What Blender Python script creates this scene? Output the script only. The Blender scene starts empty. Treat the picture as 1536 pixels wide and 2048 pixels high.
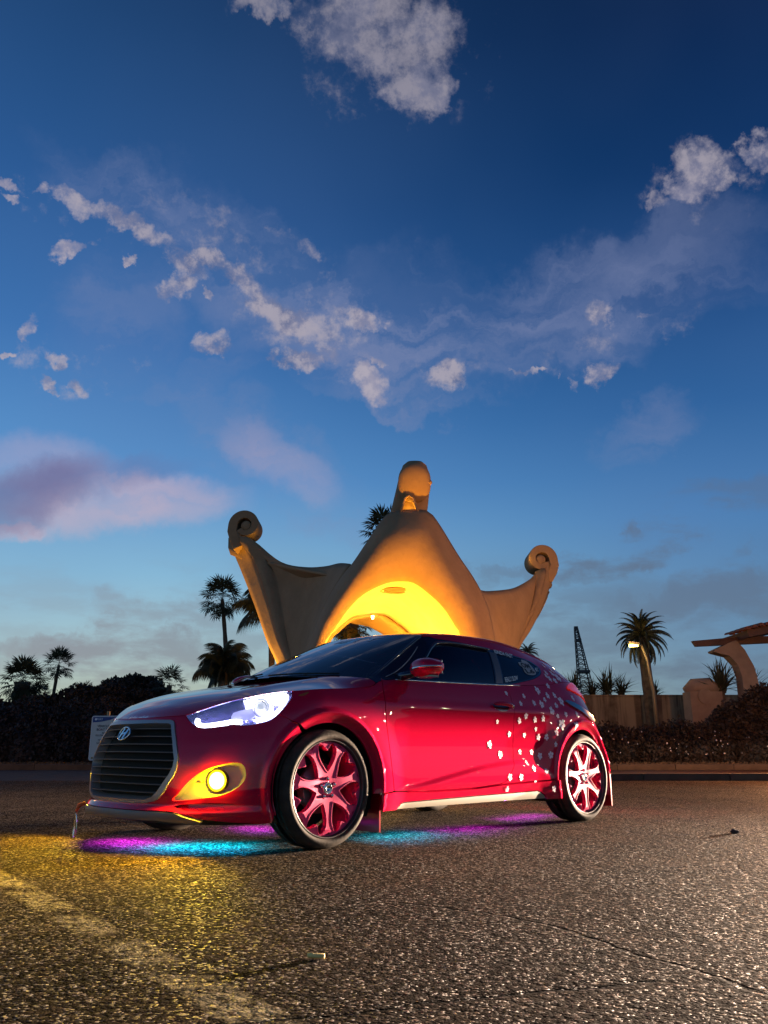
import bpy, bmesh, math, random
import numpy as np
from mathutils import Vector, Matrix, Euler
from mathutils.geometry import delaunay_2d_cdt

random.seed(7); rng = np.random.default_rng(7)
scn = bpy.context.scene
COL = scn.collection
R = math.radians

# ------------------------------------------------------------------ camera
CAM_H, PITCH = .5441, 15.768
cd = bpy.data.cameras.new("camera"); cam = bpy.data.objects.new("camera", cd); COL.objects.link(cam)
cd.sensor_fit = 'HORIZONTAL'; cd.sensor_width = 36; cd.lens = 1671.8/1536*36
cd.clip_start = .05; cd.clip_end = 3000
cam.location = (0, 0, CAM_H); cam.rotation_euler = (R(90+PITCH), 0, 0)
scn.camera = cam
scn.view_settings.view_transform = 'Standard'; scn.view_settings.look = 'None'
scn.view_settings.exposure = 0; scn.view_settings.gamma = 1
scn.cycles.use_denoising = True
scn.cycles.max_bounces = 8; scn.cycles.transparent_max_bounces = 12
scn.cycles.sample_clamp_indirect = 6

# ------------------------------------------------------------------ node helper
class NT:
    def __init__(s, tree):
        s.t = tree; tree.nodes.clear()
    def n(s, kind, ins=None, **kw):
        nd = s.t.nodes.new(kind)
        for k, v in kw.items(): setattr(nd, k, v)
        if ins:
            for k, v in ins.items():
                if isinstance(v, bpy.types.NodeSocket): s.t.links.new(v, nd.inputs[k])
                elif isinstance(v, bpy.types.Node): s.t.links.new(v.outputs[0], nd.inputs[k])
                else: nd.inputs[k].default_value = v
        return nd
    def m(s, op, a, b=0., c=0., clamp=False):
        nd = s.n('ShaderNodeMath', {0: a, 1: b, 2: c}, operation=op); nd.use_clamp = clamp
        return nd.outputs[0]
    def dot(s, a, vec):
        nd = s.n('ShaderNodeVectorMath', {0: a, 1: vec}, operation='DOT_PRODUCT'); return nd.outputs['Value']
    def ss(s, x, a, b, lo=0., hi=1., kind='SMOOTHSTEP'):
        nd = s.n('ShaderNodeMapRange', {0: x, 1: a, 2: b, 3: lo, 4: hi}, interpolation_type=kind); return nd.outputs[0]
    def mix(s, f, a, b, mode='MIX'):
        nd = s.n('ShaderNodeMix', data_type='RGBA', blend_type=mode)
        for sock, v in ((nd.inputs[0], f), (nd.inputs[6], a), (nd.inputs[7], b)):
            if isinstance(v, bpy.types.NodeSocket): s.t.links.new(v, sock)
            elif isinstance(v, (tuple, list)): sock.default_value = tuple(v) + ((1,) if len(v) == 3 else ())
            else: sock.default_value = v
        return nd.outputs[2]
    def noise(s, vec, scale, detail=4, rough=.55, out=0, dist=0.):
        nd = s.n('ShaderNodeTexNoise', {'Scale': scale, 'Detail': detail, 'Roughness': rough, 'Distortion': dist})
        if vec is not None: s.t.links.new(vec, nd.inputs['Vector'])
        return nd.outputs[out]
    def ramp(s, x, stops, interp='LINEAR'):
        nd = s.n('ShaderNodeValToRGB'); s.t.links.new(x, nd.inputs[0]); cr = nd.color_ramp; cr.interpolation = interp
        while len(cr.elements) > 1: cr.elements.remove(cr.elements[-1])
        cr.elements[0].position = stops[0][0]; cr.elements[0].color = (*stops[0][1], 1)
        for p, c in stops[1:]:
            e = cr.elements.new(p); e.color = (*c, 1)
        return nd.outputs[0]
def srgb(r, g, b):
    f = lambda c: (c/255/12.92) if c/255 <= .04045 else ((c/255+.055)/1.055)**2.4
    return (f(r), f(g), f(b))

# ------------------------------------------------------------------ dusk sky (world shader, by direction)
def build_world():
    w = bpy.data.worlds.new("World"); scn.world = w; w.use_nodes = True
    T = NT(w.node_tree)
    d = T.n('ShaderNodeTexCoord').outputs['Generated']
    d = T.n('ShaderNodeVectorMath', {0: d}, operation='NORMALIZE').outputs[0]
    sep = T.n('ShaderNodeSeparateXYZ', {0: d}); z = sep.outputs[2]; x = sep.outputs[0]; y = sep.outputs[1]
    el = T.ss(z, 0., .8, kind='LINEAR')
    left = T.ramp(el, [(0, srgb(192,200,166)), (.06, srgb(190,202,176)), (.13, srgb(168,198,204)), (.24, srgb(136,184,214)), (.38, srgb(92,148,204)),
                       (.55, srgb(62,114,176)), (.72, srgb(44,90,148)), (.88, srgb(32,70,118)), (1, srgb(20,48,90))])
    right = T.ramp(el, [(0, srgb(108,130,146)), (.08, srgb(104,134,156)), (.18, srgb(96,136,172)), (.32, srgb(72,124,178)), (.46, srgb(44,96,154)),
                        (.60, srgb(26,72,128)), (.74, srgb(12,50,98)), (.88, srgb(5,32,72)), (1, srgb(3,20,48))])
    base = T.mix(T.ss(T.m('ADD', x, T.ss(z, .12, .5, -.14, 0.)), -.46, .42), left, right)
    # broad soft unevenness
    nb = T.noise(d, 2.2, 3, .5)
    base = T.mix(T.m('MULTIPLY', T.ss(nb, .4, .75), T.ss(z, .25, .75, .22, .05)), base, srgb(96,124,176))
    # cloud coordinates: direction pushed about by noise so that the masks break up
    nz = T.noise(d, 9., 7, .62, out=1)
    wv = T.n('ShaderNodeVectorMath', {0: nz, 1: (.5,.5,.5)}, operation='SUBTRACT').outputs[0]
    def warped(k):
        s1 = T.n('ShaderNodeVectorMath', {0: wv}, operation='SCALE'); s1.inputs[3].default_value = k
        return T.n('ShaderNodeVectorMath', {0: d, 1: s1.outputs[0]}, operation='ADD').outputs[0]
    dw = warped(.07); dl = warped(.16)
    def blobs(vec, lst):
        acc = None
        for (az, e, wa, we, rot, amp) in lst:
            az, e = R(az), R(e); c = Vector((math.sin(az)*math.cos(e), math.cos(az)*math.cos(e), math.sin(e)))
            t1 = Vector((math.cos(az), -math.sin(az), 0)); t2 = c.cross(t1)*-1
            if t2.z < 0: t2 = -t2
            a = R(rot); u = t1*math.cos(a) + t2*math.sin(a); v = t2*math.cos(a) - t1*math.sin(a)
            A = T.dot(vec, tuple(u/R(wa))); B = T.dot(vec, tuple(v/R(we)))
            q = T.m('ADD', T.m('MULTIPLY', A, A), T.m('MULTIPLY', B, B))
            f = T.ss(q, 0., 2.2, amp, 0.)
            acc = f if acc is None else T.m('MAXIMUM', acc, f)
        return acc
    fb = T.noise(d, 22., 9, .66)
    nz2 = T.n('ShaderNodeVectorMath', {0: T.noise(d, 34., 6, .6, out=1), 1: (.5,.5,.5)}, operation='SUBTRACT').outputs[0]
    s2 = T.n('ShaderNodeVectorMath', {0: nz2}, operation='SCALE'); s2.inputs[3].default_value = .045
    dw = T.n('ShaderNodeVectorMath', {0: dw, 1: s2.outputs[0]}, operation='ADD').outputs[0]
    fb2 = T.noise(d, 7., 5, .55)
    # wisps and veils
    wl = blobs(dl, VEIL)
    wd = T.m('MULTIPLY', wl, T.ss(fb2, .25, .8, .55, 1.))
    stv = T.n('ShaderNodeMapping', {'Vector': dl, 'Rotation': (0, R(18), 0), 'Scale': (2.2, 2.2, 13.)}).outputs[0]
    streak = T.noise(stv, 1.6, 6, .6)
    wd = T.m('MULTIPLY', wd, T.ss(streak, .36, .64, .25, 1.35))
    sky = T.mix(T.m('MULTIPLY', wd, 1.), base, srgb(128,138,174))
    dm = warped(.075)
    pk = T.m('MULTIPLY', blobs(dm, PINK), T.ss(streak, .25, .6, .6, 1.))
    sky = T.mix(T.m('MULTIPLY', pk, T.ss(fb2, .3, .7, .6, 1.)), sky, srgb(206,178,190))
    pu = blobs(dm, PURPLE)
    sky = T.mix(T.m('MULTIPLY', pu, T.ss(fb2, .3, .7, .6, 1.)), sky, srgb(112,104,146))
    gr = blobs(dl, GREY)
    gn = T.noise(T.n('ShaderNodeVectorMath', {0: d, 1: (1,1,3.2)}, operation='MULTIPLY').outputs[0], 8., 6, .58)
    gb = T.m('MULTIPLY', T.ss(gn, .42, .62), T.ss(z, .02, .06, .6, 1.))
    gb = T.m('MULTIPLY', T.m('MULTIPLY', gb, T.ss(x, -.45, .1, .45, 1.)), T.ss(z, .13, .24, 1., 0.))
    gfac = T.m('MAXIMUM', T.m('MULTIPLY', gr, T.ss(gn, .34, .56)), T.m('MULTIPLY', gb, .62))
    sky = T.mix(T.m('MULTIPLY', gfac, .85), sky, T.mix(T.ss(x, -.45, .2), srgb(140,138,146), srgb(96,106,124)))
    # puffy clouds
    pf = blobs(dw, PUFF)
    n12 = T.noise(d, 13., 3, .5)
    dens = T.ss(T.m('ADD', T.m('ADD', pf, T.m('MULTIPLY', T.m('SUBTRACT', fb, .5), 2.6)), T.m('MULTIPLY', T.m('SUBTRACT', n12, .5), 1.1)), .30, 1.22)
    dens = T.m('MULTIPLY', dens, T.ss(pf, .02, .22))
    sh = T.noise(T.n('ShaderNodeVectorMath', {0: d, 1: (-.004,.0,-.016)}, operation='ADD').outputs[0], 22., 9, .66)
    lit = T.ss(T.m('SUBTRACT', fb, sh), -.10, .10)
    core = T.ss(pf, .35, 1.)
    ccol = T.mix(T.ss(fb2, .35, .65), srgb(98,106,140), srgb(156,152,172))
    ccol = T.mix(T.m('MULTIPLY', lit, .6), ccol, srgb(200,188,192))
    ccol = T.mix(T.ss(z, .5, .72, 0., .45), ccol, srgb(92,100,124))
    sky = T.mix(T.m('MULTIPLY', dens, .84), sky, ccol)
    # below the horizon: dark ground glow
    sky = T.mix(T.ss(z, -.03, 0., 1., 0.), sky, srgb(60,62,66))
    bg = T.n('ShaderNodeBackground', {'Color': sky, 'Strength': 1.0})
    T.n('ShaderNodeOutputWorld', {0: bg.outputs[0]})
# clouds: azimuth, elevation, half width, half height, tilt (degrees), strength
PUFF = [(-2.9, 46.21, 3.25, 2.3, 1.9, 1), (1.36, 45.47, 3.57, 2.59, -1.1, 1), (3.01, 43.33, 2.12, 1.62, -2.2, 1), (5.05, 42.44, 0.91, 1.37, -3.6, 1), (-10.12, 46.61, 2.02, 0.7, 7.2, 1), (24.6, 35.27, 1.68, 1.54, -34.9, 1), (23.43, 34.36, 1.43, 0.86, -13.8, 1), (25.52, 34.63, 0.83, 0.84, -15.3, 1), (28.01, 35.6, 0.94, 0.87, -17.3, 1), (-27.77, 33.96, 1.03, 0.39, 1.3, 1), (-25.29, 33.97, 0.56, 0.51, 14.7, 1), (-26.65, 33.08, 0.61, 0.34, 15.2, 1), (-22.88, 33.88, 1.44, 0.69, -11.9, 1), (-20.37, 33.45, 1.78, 0.73, -16.5, 1), (-17.76, 32.51, 1.83, 0.84, -25.3, 1), (-15.45, 31.13, 1.56, 0.93, -22.0, 1), (-15.84, 29.36, 1.41, 0.81, 32.8, 1), (-12.91, 31.57, 1.59, 0.87, -13.3, 1), (-10.62, 30.84, 1.61, 0.94, -34.6, 1), (-8.66, 29.39, 1.64, 1.12, -35.8, 1), (-6.37, 28.55, 1.99, 1.3, -17.0, 1), (-4.47, 27.98, 1.83, 1.14, -28.0, 1), (-1.07, 28.77, 1.17, 0.72, 0.4, 1), (-12.56, 26.67, 1.46, 0.84, 25.6, 1), (-6.28, 25.77, 1.67, 0.86, 22.7, 1), (-4.44, 26.67, 1.01, 1.32, 1.9, 1), (-1.04, 24.57, 1.15, 1.14, 0.4, 1), (-0.11, 26.14, 0.54, 0.33, -0.0, 1), (4.53, 24.51, 1.41, 0.87, -2.0, 1), (15.9, 24.29, 1.33, 0.71, 18.2, 1), (16.43, 28.41, 1.0, 0.69, 21.9, 1), (19.44, 27.94, 0.61, 0.37, -9.5, 1), (10.77, 24.69, 0.85, 0.26, -4.6, 1), (-22.85, 31.06, 1.17, 0.47, 32.2, 1), (-6.95, 33.66, 1.77, 0.56, -26.2, 0.8), (-22.82, 24.03, 0.71, 0.44, 9.7, 1), (-23.53, 22.72, 0.82, 0.41, 9.5, 1), (-21.21, 22.77, 0.6, 0.7, 8.5, 0.8), (-24.61, 25.54, 0.4, 0.92, -8.9, 0.75), (-19.19, 30.86, 0.42, 0.24, 10.0, 1), (-13.13, 29.51, 0.57, 0.32, -23.5, 1), (21.1, 33.92, 0.73, 0.58, -12.3, 0.7), (-26.2, 23.92, 0.4, 0.3, 11.2, 1), (13.39, 23.65, 0.26, 0.59, -5.5, 0.7), (-11.45, 32.03, 7.34, 2.17, -32.0, 0.42), (-6.39, 29.2, 5.94, 3.55, -17.0, 0.45), (-24.16, 33.19, 4.56, 1.72, -6.3, 0.36), (-0.3, 25.41, 4.05, 2.0, 0.0, 0.4), (-21.97, 23.77, 3.89, 1.88, 9.2, 0.34), (4.91, 24.66, 5.38, 1.67, -2.1, 0.34), (17.64, 26.28, 4.35, 1.9, 11.9, 0.3), (23.79, 34.43, 3.12, 2.56, -14.1, 0.36), (0.51, 44.7, 5.7, 3.68, -0.5, 0.45), (14.0, 24.75, 3.21, 1.3, -6.0, 0.28)]
PINK = [(-17.9, 15.66, 5.95, 1.64, 8.9, 0.8), (-23.15, 17.24, 3.83, 1.9, -2.8, 0.35), (-7.49, 19.01, 3.71, 1.36, -27.6, 0.35), (-24.49, 13.12, 2.01, 0.5, 20.9, 0.8)]
PURPLE = [(-23.87, 15.56, 4.37, 1.58, 24.7, 0.85), (-19.66, 17.14, 4.92, 0.84, 16.0, 0.35), (-24.88, 13.86, 2.58, 0.94, 26.3, 0.6)]
VEIL = [(-0.31, 29.35, 10.99, 2.92, -7.9, 0.6), (-6.46, 31.12, 7.53, 2.22, -31.7, 0.55), (1.96, 26.72, 8.74, 2.97, -1.0, 0.6), (14.35, 29.22, 9.49, 2.84, 2.8, 0.5), (12.36, 26.85, 5.17, 1.62, -5.7, 0.45), (-14.9, 33.2, 8.08, 1.82, -21.8, 0.45), (-13.44, 23.81, 3.89, 0.98, 13.4, 0.4), (18.45, 20.36, 3.42, 1.62, 28.3, 0.35), (-7.48, 18.84, 6.74, 2.03, -27.6, 0.4), (1.18, 23.23, 5.43, 0.67, -4.5, 0.5), (19.87, 30.97, 6.59, 1.81, 9.4, 0.3), (-19.31, 27.01, 3.06, 3.13, 9.0, 0.25)]
GREY = [(-20.8, 6.45, 4.75, 1.25, 2.4, 0.9), (-14.72, 8.13, 4.78, 1.11, 2.1, 0.6), (-15.5, 5.68, 5.34, 1.15, 1.6, 0.8), (16.48, 12.64, 6.94, 0.79, 14.3, 0.8), (20.91, 9.44, 7.16, 1.59, 1.4, 0.7), (11.42, 11.24, 5.26, 0.8, 5.7, 0.55), (17.56, 6.42, 8.0, 1.59, -2.0, 0.6), (-10.33, 5.64, 5.23, 1.31, 1.0, 0.5), (-22.71, 4.98, 3.45, 0.92, 2.1, 0.5), (7.81, 5.35, 6.61, 1.64, -0.7, 0.5), (22.99, 14.7, 4.4, 1.27, 13.8, 0.4)]
build_world()

# ------------------------------------------------------------------ frame of the car (car: x rearwards, y to its left, z up)
PSI = R(45.4356); CAR_O = Vector((-.93155, 5.61778, 0))
def c2w(x, y, z): return Vector((CAR_O.x + x*math.sin(PSI) + y*math.cos(PSI), CAR_O.y + x*math.cos(PSI) - y*math.sin(PSI), z))

# ------------------------------------------------------------------ lamps that light the place
def spot(name, loc, aim, power, color, size, blend=.2, radius=.05):
    l = bpy.data.lights.new(name, 'SPOT'); l.energy = power; l.color = color; l.spot_size = R(size); l.spot_blend = blend; l.shadow_soft_size = radius
    o = bpy.data.objects.new(name, l); COL.objects.link(o); o.location = loc
    o.rotation_euler = (Vector(aim)-Vector(loc)).to_track_quat('-Z', 'Y').to_euler(); return o
def point(name, loc, power, color, radius=.05):
    l = bpy.data.lights.new(name, 'POINT'); l.energy = power; l.color = color; l.shadow_soft_size = radius
    o = bpy.data.objects.new(name, l); COL.objects.link(o); o.location = loc; return o
def area(name, loc, aim, power, color, sx, sy):
    l = bpy.data.lights.new(name, 'AREA'); l.shape = 'RECTANGLE'; l.energy = power; l.color = color; l.size = sx; l.size_y = sy
    o = bpy.data.objects.new(name, l); COL.objects.link(o); o.location = loc
    o.rotation_euler = (Vector(aim)-Vector(loc)).to_track_quat('-Z', 'Y').to_euler(); return o
# headlamps of a car waiting off to the right: low, nearly level, cut off above
HL = Vector((10.9, 13.5, .66)); hdir = Vector((-.80, -.60, 0)); hside = Vector((-.60, .80, 0))
def beam(o, fwd):
    # beam pattern of a dipped headlamp: sharp upper cut-off, brightest just under it, fading sideways
    l = o.data; l.use_nodes = True; T = NT(l.node_tree)
    inc = T.n('ShaderNodeNewGeometry').outputs['Incoming']
    sp = T.n('ShaderNodeSeparateXYZ', {0: inc}); zz = T.m('MULTIPLY', sp.outputs[2], BEAM_SIGN)
    f = T.m('MULTIPLY', T.dot(inc, tuple(fwd)), BEAM_SIGN)
    cut = T.ss(zz, -.010, .012, 1., 0.)
    down = T.ss(zz, -.078, -.020, .07, 1.)
    az = T.ss(f, .84, .992, .02, 1.)
    s = T.m('MULTIPLY', T.m('MULTIPLY', cut, down), az)
    e = T.n('ShaderNodeEmission', {'Color': (1,1,1,1), 'Strength': s}); T.n('ShaderNodeOutputLight', {0: e.outputs[0]})
BEAM_SIGN = 1.
for k in (-.6, .6):
    beam(point("headlamp_beam", HL + hside*k, 66000, (1, .74, .54), .06), Vector((-.86, -.51, 0)))
# sodium lamp of the car park and the lamps of the pavilion
point("street_lamp_light", (9.60, 32.2, 4.30), 60, (1, .62, .22), .15)
point("lot_lamp_light", (8.2, 17.2, 2.8), 2000, (1, .38, .12), .2)
for q in ((27.,11.,5.), (30.,5.,4.2), (26.,15.5,5.5), (34.,8.5,8.)): point("lot_lamp_light", q, 420, (1, .80, .55), .16)
point("lot_lamp_light", (-13., 17., 3.), 300, (1, .38, .12), .3)  # unseen lamp added to warm the ground on the left

# ------------------------------------------------------------------ materials
MATS = {}
def mat(name, col=(.5,.5,.5), rough=.5, metal=0., coat=0., emis=None, es=0., spec=.5, build=None, trans=0., ior=1.45, coat_rough=.03):
    if name in MATS: return MATS[name]
    m = bpy.data.materials.new(name); m.use_nodes = True; T = NT(m.node_tree)
    b = T.n('ShaderNodeBsdfPrincipled', {'Base Color': (*col, 1), 'Roughness': rough, 'Metallic': metal, 'Coat Weight': coat, 'Coat Roughness': coat_rough,
                                        'Specular IOR Level': spec, 'Transmission Weight': trans, 'IOR': ior})
    if emis: b.inputs['Emission Color'].default_value = (*emis, 1); b.inputs['Emission Strength'].default_value = es
    out = T.n('ShaderNodeOutputMaterial', {0: b.outputs[0]})
    if build: build(T, b, out)
    MATS[name] = m; return m
def L(T, a, b): T.t.links.new(a, b)
def obj_co(T): return T.n('ShaderNodeTexCoord').outputs['Object']
def varied(c1, c2, scale, bump=0., detail=6, rough=.6, dist=.01, bscale=None):
    def f(T, b, out):
        co = obj_co(T); n = T.noise(co, scale, detail, rough)
        L(T, T.mix(T.ss(n, .3, .7), c1, c2), b.inputs['Base Color'])
        if bump:
            n2 = T.noise(co, bscale or scale*2, detail, rough)
            bp = T.n('ShaderNodeBump', {'Height': n2, 'Strength': bump, 'Distance': dist}); L(T, bp.outputs[0], b.inputs['Normal'])
    return f
def paint_nodes(T, b, out):
    co = obj_co(T)
    fl = T.n('ShaderNodeTexVoronoi', {'Vector': co, 'Scale': 900.}).outputs['Color']
    sepn = T.n('ShaderNodeSeparateColor', {0: fl}).outputs[0]
    L(T, T.mix(T.m('MULTIPLY', sepn, .35), (.52, .004, .030), (.82, .012, .088)), b.inputs['Base Color'])
    n = T.noise(co, 3.5, 4, .6); L(T, T.ss(n, .3, .8, .50, .62), b.inputs['Roughness'])
    d = T.noise(co, 30., 5, .7); L(T, T.ss(d, .5, .9, .02, .06), b.inputs['Coat Roughness'])
PAINT = mat('car_paint', (.62,.01,.06), .5, .0, 1., spec=.0, build=paint_nodes)
PAINT.node_tree.nodes['Principled BSDF'].inputs['Coat IOR'].default_value = 1.52
PAINT_R = mat('paint_dark_red', (.35,.004,.01), .3, .2, 1.)
BLACKGLOSS = mat('black_gloss', (.012,.008,.02), .12, 0, 1.)
BLACK = mat('black_plastic', (.012,.012,.013), .55)
DARK = mat('dark_underbody', (.01,.01,.01), .85)
CHROME = mat('chrome', (.75,.74,.72), .12, 1.)
SATIN = mat('satin_trim', (.42,.36,.34), .38, .45)
GREYTRIM = mat('grey_grille', (.16,.14,.14), .4, .6)
GOLD = mat('sill_insert', (.27,.235,.17), .5, .0, spec=.2)
PINK = mat('wheel_pink', (.74,.055,.17), .5, .0, .1, spec=.2)
PINKDARK = mat('wheel_pink_wall', (.75,.02,.12), .35, .1, .5)
DECAL = mat('flower_vinyl', (.92,.70,.77), .45)
WHITEVINYL = mat('white_vinyl', (.80,.78,.76), .5)
SEATM = mat('seat_cloth', (.03,.03,.035), .8)
SKINM = None
def glass_mat(name, tint, trans, rough=.02, ior=1.52):
    m = bpy.data.materials.new(name); m.use_nodes = True; T = NT(m.node_tree)
    tr = T.n('ShaderNodeBsdfTransparent', {'Color': (*trans, 1)})
    gl = T.n('ShaderNodeBsdfGlossy', {'Color': (1,1,1,1), 'Roughness': rough})
    df = T.n('ShaderNodeBsdfDiffuse', {'Color': (*tint, 1)})
    fr = T.n('ShaderNodeFresnel', {'IOR': ior})
    a = T.n('ShaderNodeMixShader', {0: .25, 1: tr.outputs[0], 2: df.outputs[0]})
    b = T.n('ShaderNodeMixShader', {0: fr.outputs[0], 1: a.outputs[0], 2: gl.outputs[0]})
    T.n('ShaderNodeOutputMaterial', {0: b.outputs[0]}); return m
GLASS_WS = glass_mat('windscreen_glass', (.06,.06,.08), (.62,.64,.66), ior=2.4)
GLASS_SIDE = glass_mat('tinted_glass', (.014,.006,.03), (.10,.08,.13))
GLASS_LENS = glass_mat('lens_glass', (.5,.5,.6), (.93,.93,.96))

# ------------------------------------------------------------------ object helpers
def link(name, me, m=None, parent=None, smooth=False):
    o = bpy.data.objects.new(name, me); COL.objects.link(o)
    if m is not None and not me.materials: me.materials.append(m)
    if smooth: me.polygons.foreach_set('use_smooth', [True]*len(me.polygons))
    if parent is not None: o.parent = parent
    return o
def thing(name, label, cat, loc=(0,0,0), rz=0., group=None):
    o = bpy.data.objects.new(name, None); COL.objects.link(o); o.location = loc; o.rotation_euler = (0,0,rz)
    o['label'] = label; o['category'] = cat
    if group: o['group'] = group
    return o
def tag(o, label, cat, group=None):
    o['label'] = label; o['category'] = cat
    if group: o['group'] = group
    return o
def pydata(name, V, F, m=None, parent=None, smooth=False):
    me = bpy.data.meshes.new(name); me.from_pydata([tuple(map(float, v)) for v in V], [], [tuple(map(int, f)) for f in F]); me.update()
    return link(name, me, m, parent, smooth)
class MB:
    def __init__(s): s.v = []; s.f = []
    def add(s, V, F):
        k = len(s.v); s.v += [tuple(v) for v in V]; s.f += [tuple(i+k for i in f) for f in F]; return s
    def box(s, c, d, rot=None):
        V = [Vector((sx*d[0]/2, sy*d[1]/2, sz*d[2]/2)) for sx in (-1,1) for sy in (-1,1) for sz in (-1,1)]
        if rot is not None: V = [rot @ v for v in V]
        V = [v+Vector(c) for v in V]
        return s.add(V, [(0,1,3,2),(4,6,7,5),(0,4,5,1),(2,3,7,6),(0,2,6,4),(1,5,7,3)])
    def tube(s, pts, rad, n=8, cap=True):
        pts = [Vector(p) for p in pts]; rad = rad if isinstance(rad, (list, tuple)) else [rad]*len(pts)
        V = []; up = Vector((0,0,1)); prev = None
        for i, p in enumerate(pts):
            t = (pts[min(i+1, len(pts)-1)] - pts[max(i-1, 0)]).normalized()
            a = prev if prev is not None else (up if abs(t.z) < .9 else Vector((1,0,0)))
            a = (a - t*a.dot(t)).normalized(); b = t.cross(a); prev = a
            V += [p + (a*math.cos(2*math.pi*k/n) + b*math.sin(2*math.pi*k/n))*rad[i] for k in range(n)]
        F = [(i*n+k, i*n+(k+1) % n, (i+1)*n+(k+1) % n, (i+1)*n+k) for i in range(len(pts)-1) for k in range(n)]
        if cap: F += [tuple(range(n-1, -1, -1)), tuple(range((len(pts)-1)*n, len(pts)*n))]
        return s.add(V, F)
    def build(s, name, m=None, parent=None, smooth=False): return pydata(name, s.v, s.f, m, parent, smooth)
def cpt(p): return (-p[0], p[1], p[2])      # car frame -> local axes of the car's Empty

def crv(P, n=6, closed=False):
    P = [np.array(p, float) for p in P]; N = len(P); out = []
    rngi = range(N if closed else N-1)
    for i in rngi:
        g = (lambda k: P[k % N]) if closed else (lambda k: P[min(max(k, 0), N-1)])
        p0, p1, p2, p3 = g(i-1), g(i), g(i+1), g(i+2)
        for j in range(n):
            t = j/n; out.append(tuple(.5*((2*p1) + (-p0+p2)*t + (2*p0-5*p1+4*p2-p3)*t*t + (-p0+3*p1-3*p2+p3)*t**3)))
    if not closed: out.append(tuple(P[-1]))
    return out

# ---- car body surfaces (car frame: x rearwards from front axle, y to its left, z up) ----
def pchip(xs, ys):
    xs = np.array(xs, float); ys = np.array(ys, float)
    h = np.diff(xs); d = np.diff(ys) / h
    m = np.zeros(len(xs)); m[0] = d[0]; m[-1] = d[-1]
    for i in range(1, len(xs) - 1):
        if d[i-1] * d[i] > 0:
            w1 = 2*h[i] + h[i-1]; w2 = h[i] + 2*h[i-1]
            m[i] = (w1 + w2) / (w1/d[i-1] + w2/d[i])
    def f(x):
        x = np.clip(np.asarray(x, float), xs[0], xs[-1])
        i = np.clip(np.searchsorted(xs, x) - 1, 0, len(h) - 1)
        t = (x - xs[i]) / h[i]
        return ((1+2*t)*(1-t)**2*ys[i] + t*(1-t)**2*h[i]*m[i] + t*t*(3-2*t)*ys[i+1] + t*t*(t-1)*h[i]*m[i+1])
    return f
def sstep(t):
    t = np.clip(t, 0, 1); return t*t*(3-2*t)

X0F, X0R, KF, KR = -0.02, 2.42, 0.86, 0.86
a_front = pchip([.08,.14,.18,.21,.25,.30,.45,.55,.62,.68,.72,.80,.90,1.0],
                [.74,.81,.842,.850,.822,.832,.833,.810,.782,.752,.724,.64,.52,.40])
n_front = pchip([.1,.3,.5,.7,.9], [2.45,2.4,2.3,2.15,2.1])
n_rear = pchip([.2,.42,.55,.70,.85,1.0], [4.3,4.1,3.4,2.8,2.5,2.5])
a_rear = pchip([.08,.15,.2,.4,.6,.8,.9,1.0,1.1,1.2], [.76,.84,.88,.905,.90,.88,.85,.81,.72,.6])
base_w = pchip([.08,.14,.18,.22,.30,.45,.60,.72,.80,.86,.92,.98,1.04,1.1],
               [.80,.84,.858,.866,.868,.870,.872,.872,.864,.850,.828,.800,.765,.73])
front_in = pchip([.6,.8,.88,.96,1.02], [0,.005,.018,.035,.05])
crease_z = pchip([.55,.8,1.1,1.45,1.8,2.0,2.2], [.305,.345,.395,.445,.47,.44,.36])
def side_w(x, z):
    w = base_w(z)
    w = w - front_in(z) * sstep((.75 - x)/.6)
    win = sstep((x-.45)/.25) * sstep((2.25-x)/.25)
    w = w - .016*win*np.exp(-((z-.56)/.13)**2)
    cz = crease_z(x)
    w = w + .020*win*sstep((cz-z)/.045)*sstep((z-.25)/.08)
    w = w + .010*np.exp(-((z-.80)/.035)**2)*sstep((x-.3)/.5)*sstep((2.6-x)/.6)
    w = w + .014*sstep((x-1.5)/.8)*np.exp(-((z-.8)/.25)**2)
    return w
def flare(x, z):
    out = 0
    for xc in (0., 2.65):
        r = np.hypot(x-xc, z-.33)
        up = sstep((z-.05)/.15)
        out = out + up*(.024*sstep((.64-r)/.20) + .018*sstep((.445-r)/.030) - .034*sstep((.418-r)/.062))
    return out
def low(s, z, off=0.):
    """lower body: s<X0F wraps round the nose, s>X0R wraps round the tail"""
    s = np.asarray(s, float); z = np.asarray(z, float)
    tf = np.clip((X0F - s)/KF, 0, np.pi/2); tr = np.clip((s - X0R)/KR, 0, np.pi/2)
    xm = np.clip(s, X0F, X0R)
    b = side_w(xm, z)
    a = np.where(s < X0F, a_front(z), a_rear(z)); n = np.where(s < X0F, n_front(z), n_rear(z))
    t = np.where(s < X0F, tf, tr)
    r = ((np.sin(t)/a)**n + (np.cos(t)/b)**n)**(-1/n)
    x = np.where(s < X0F, X0F - r*np.sin(t), np.where(s > X0R, X0R + r*np.sin(t), s))
    y = np.where((s < X0F) | (s > X0R), r*np.cos(t), b)
    y = y + flare(x, z)*np.clip(np.cos(t)*1.6, 0, 1)
    return np.stack([x, y, z], -1)
SF, SR = X0F - KF*np.pi/2, X0R + KR*np.pi/2
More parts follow.
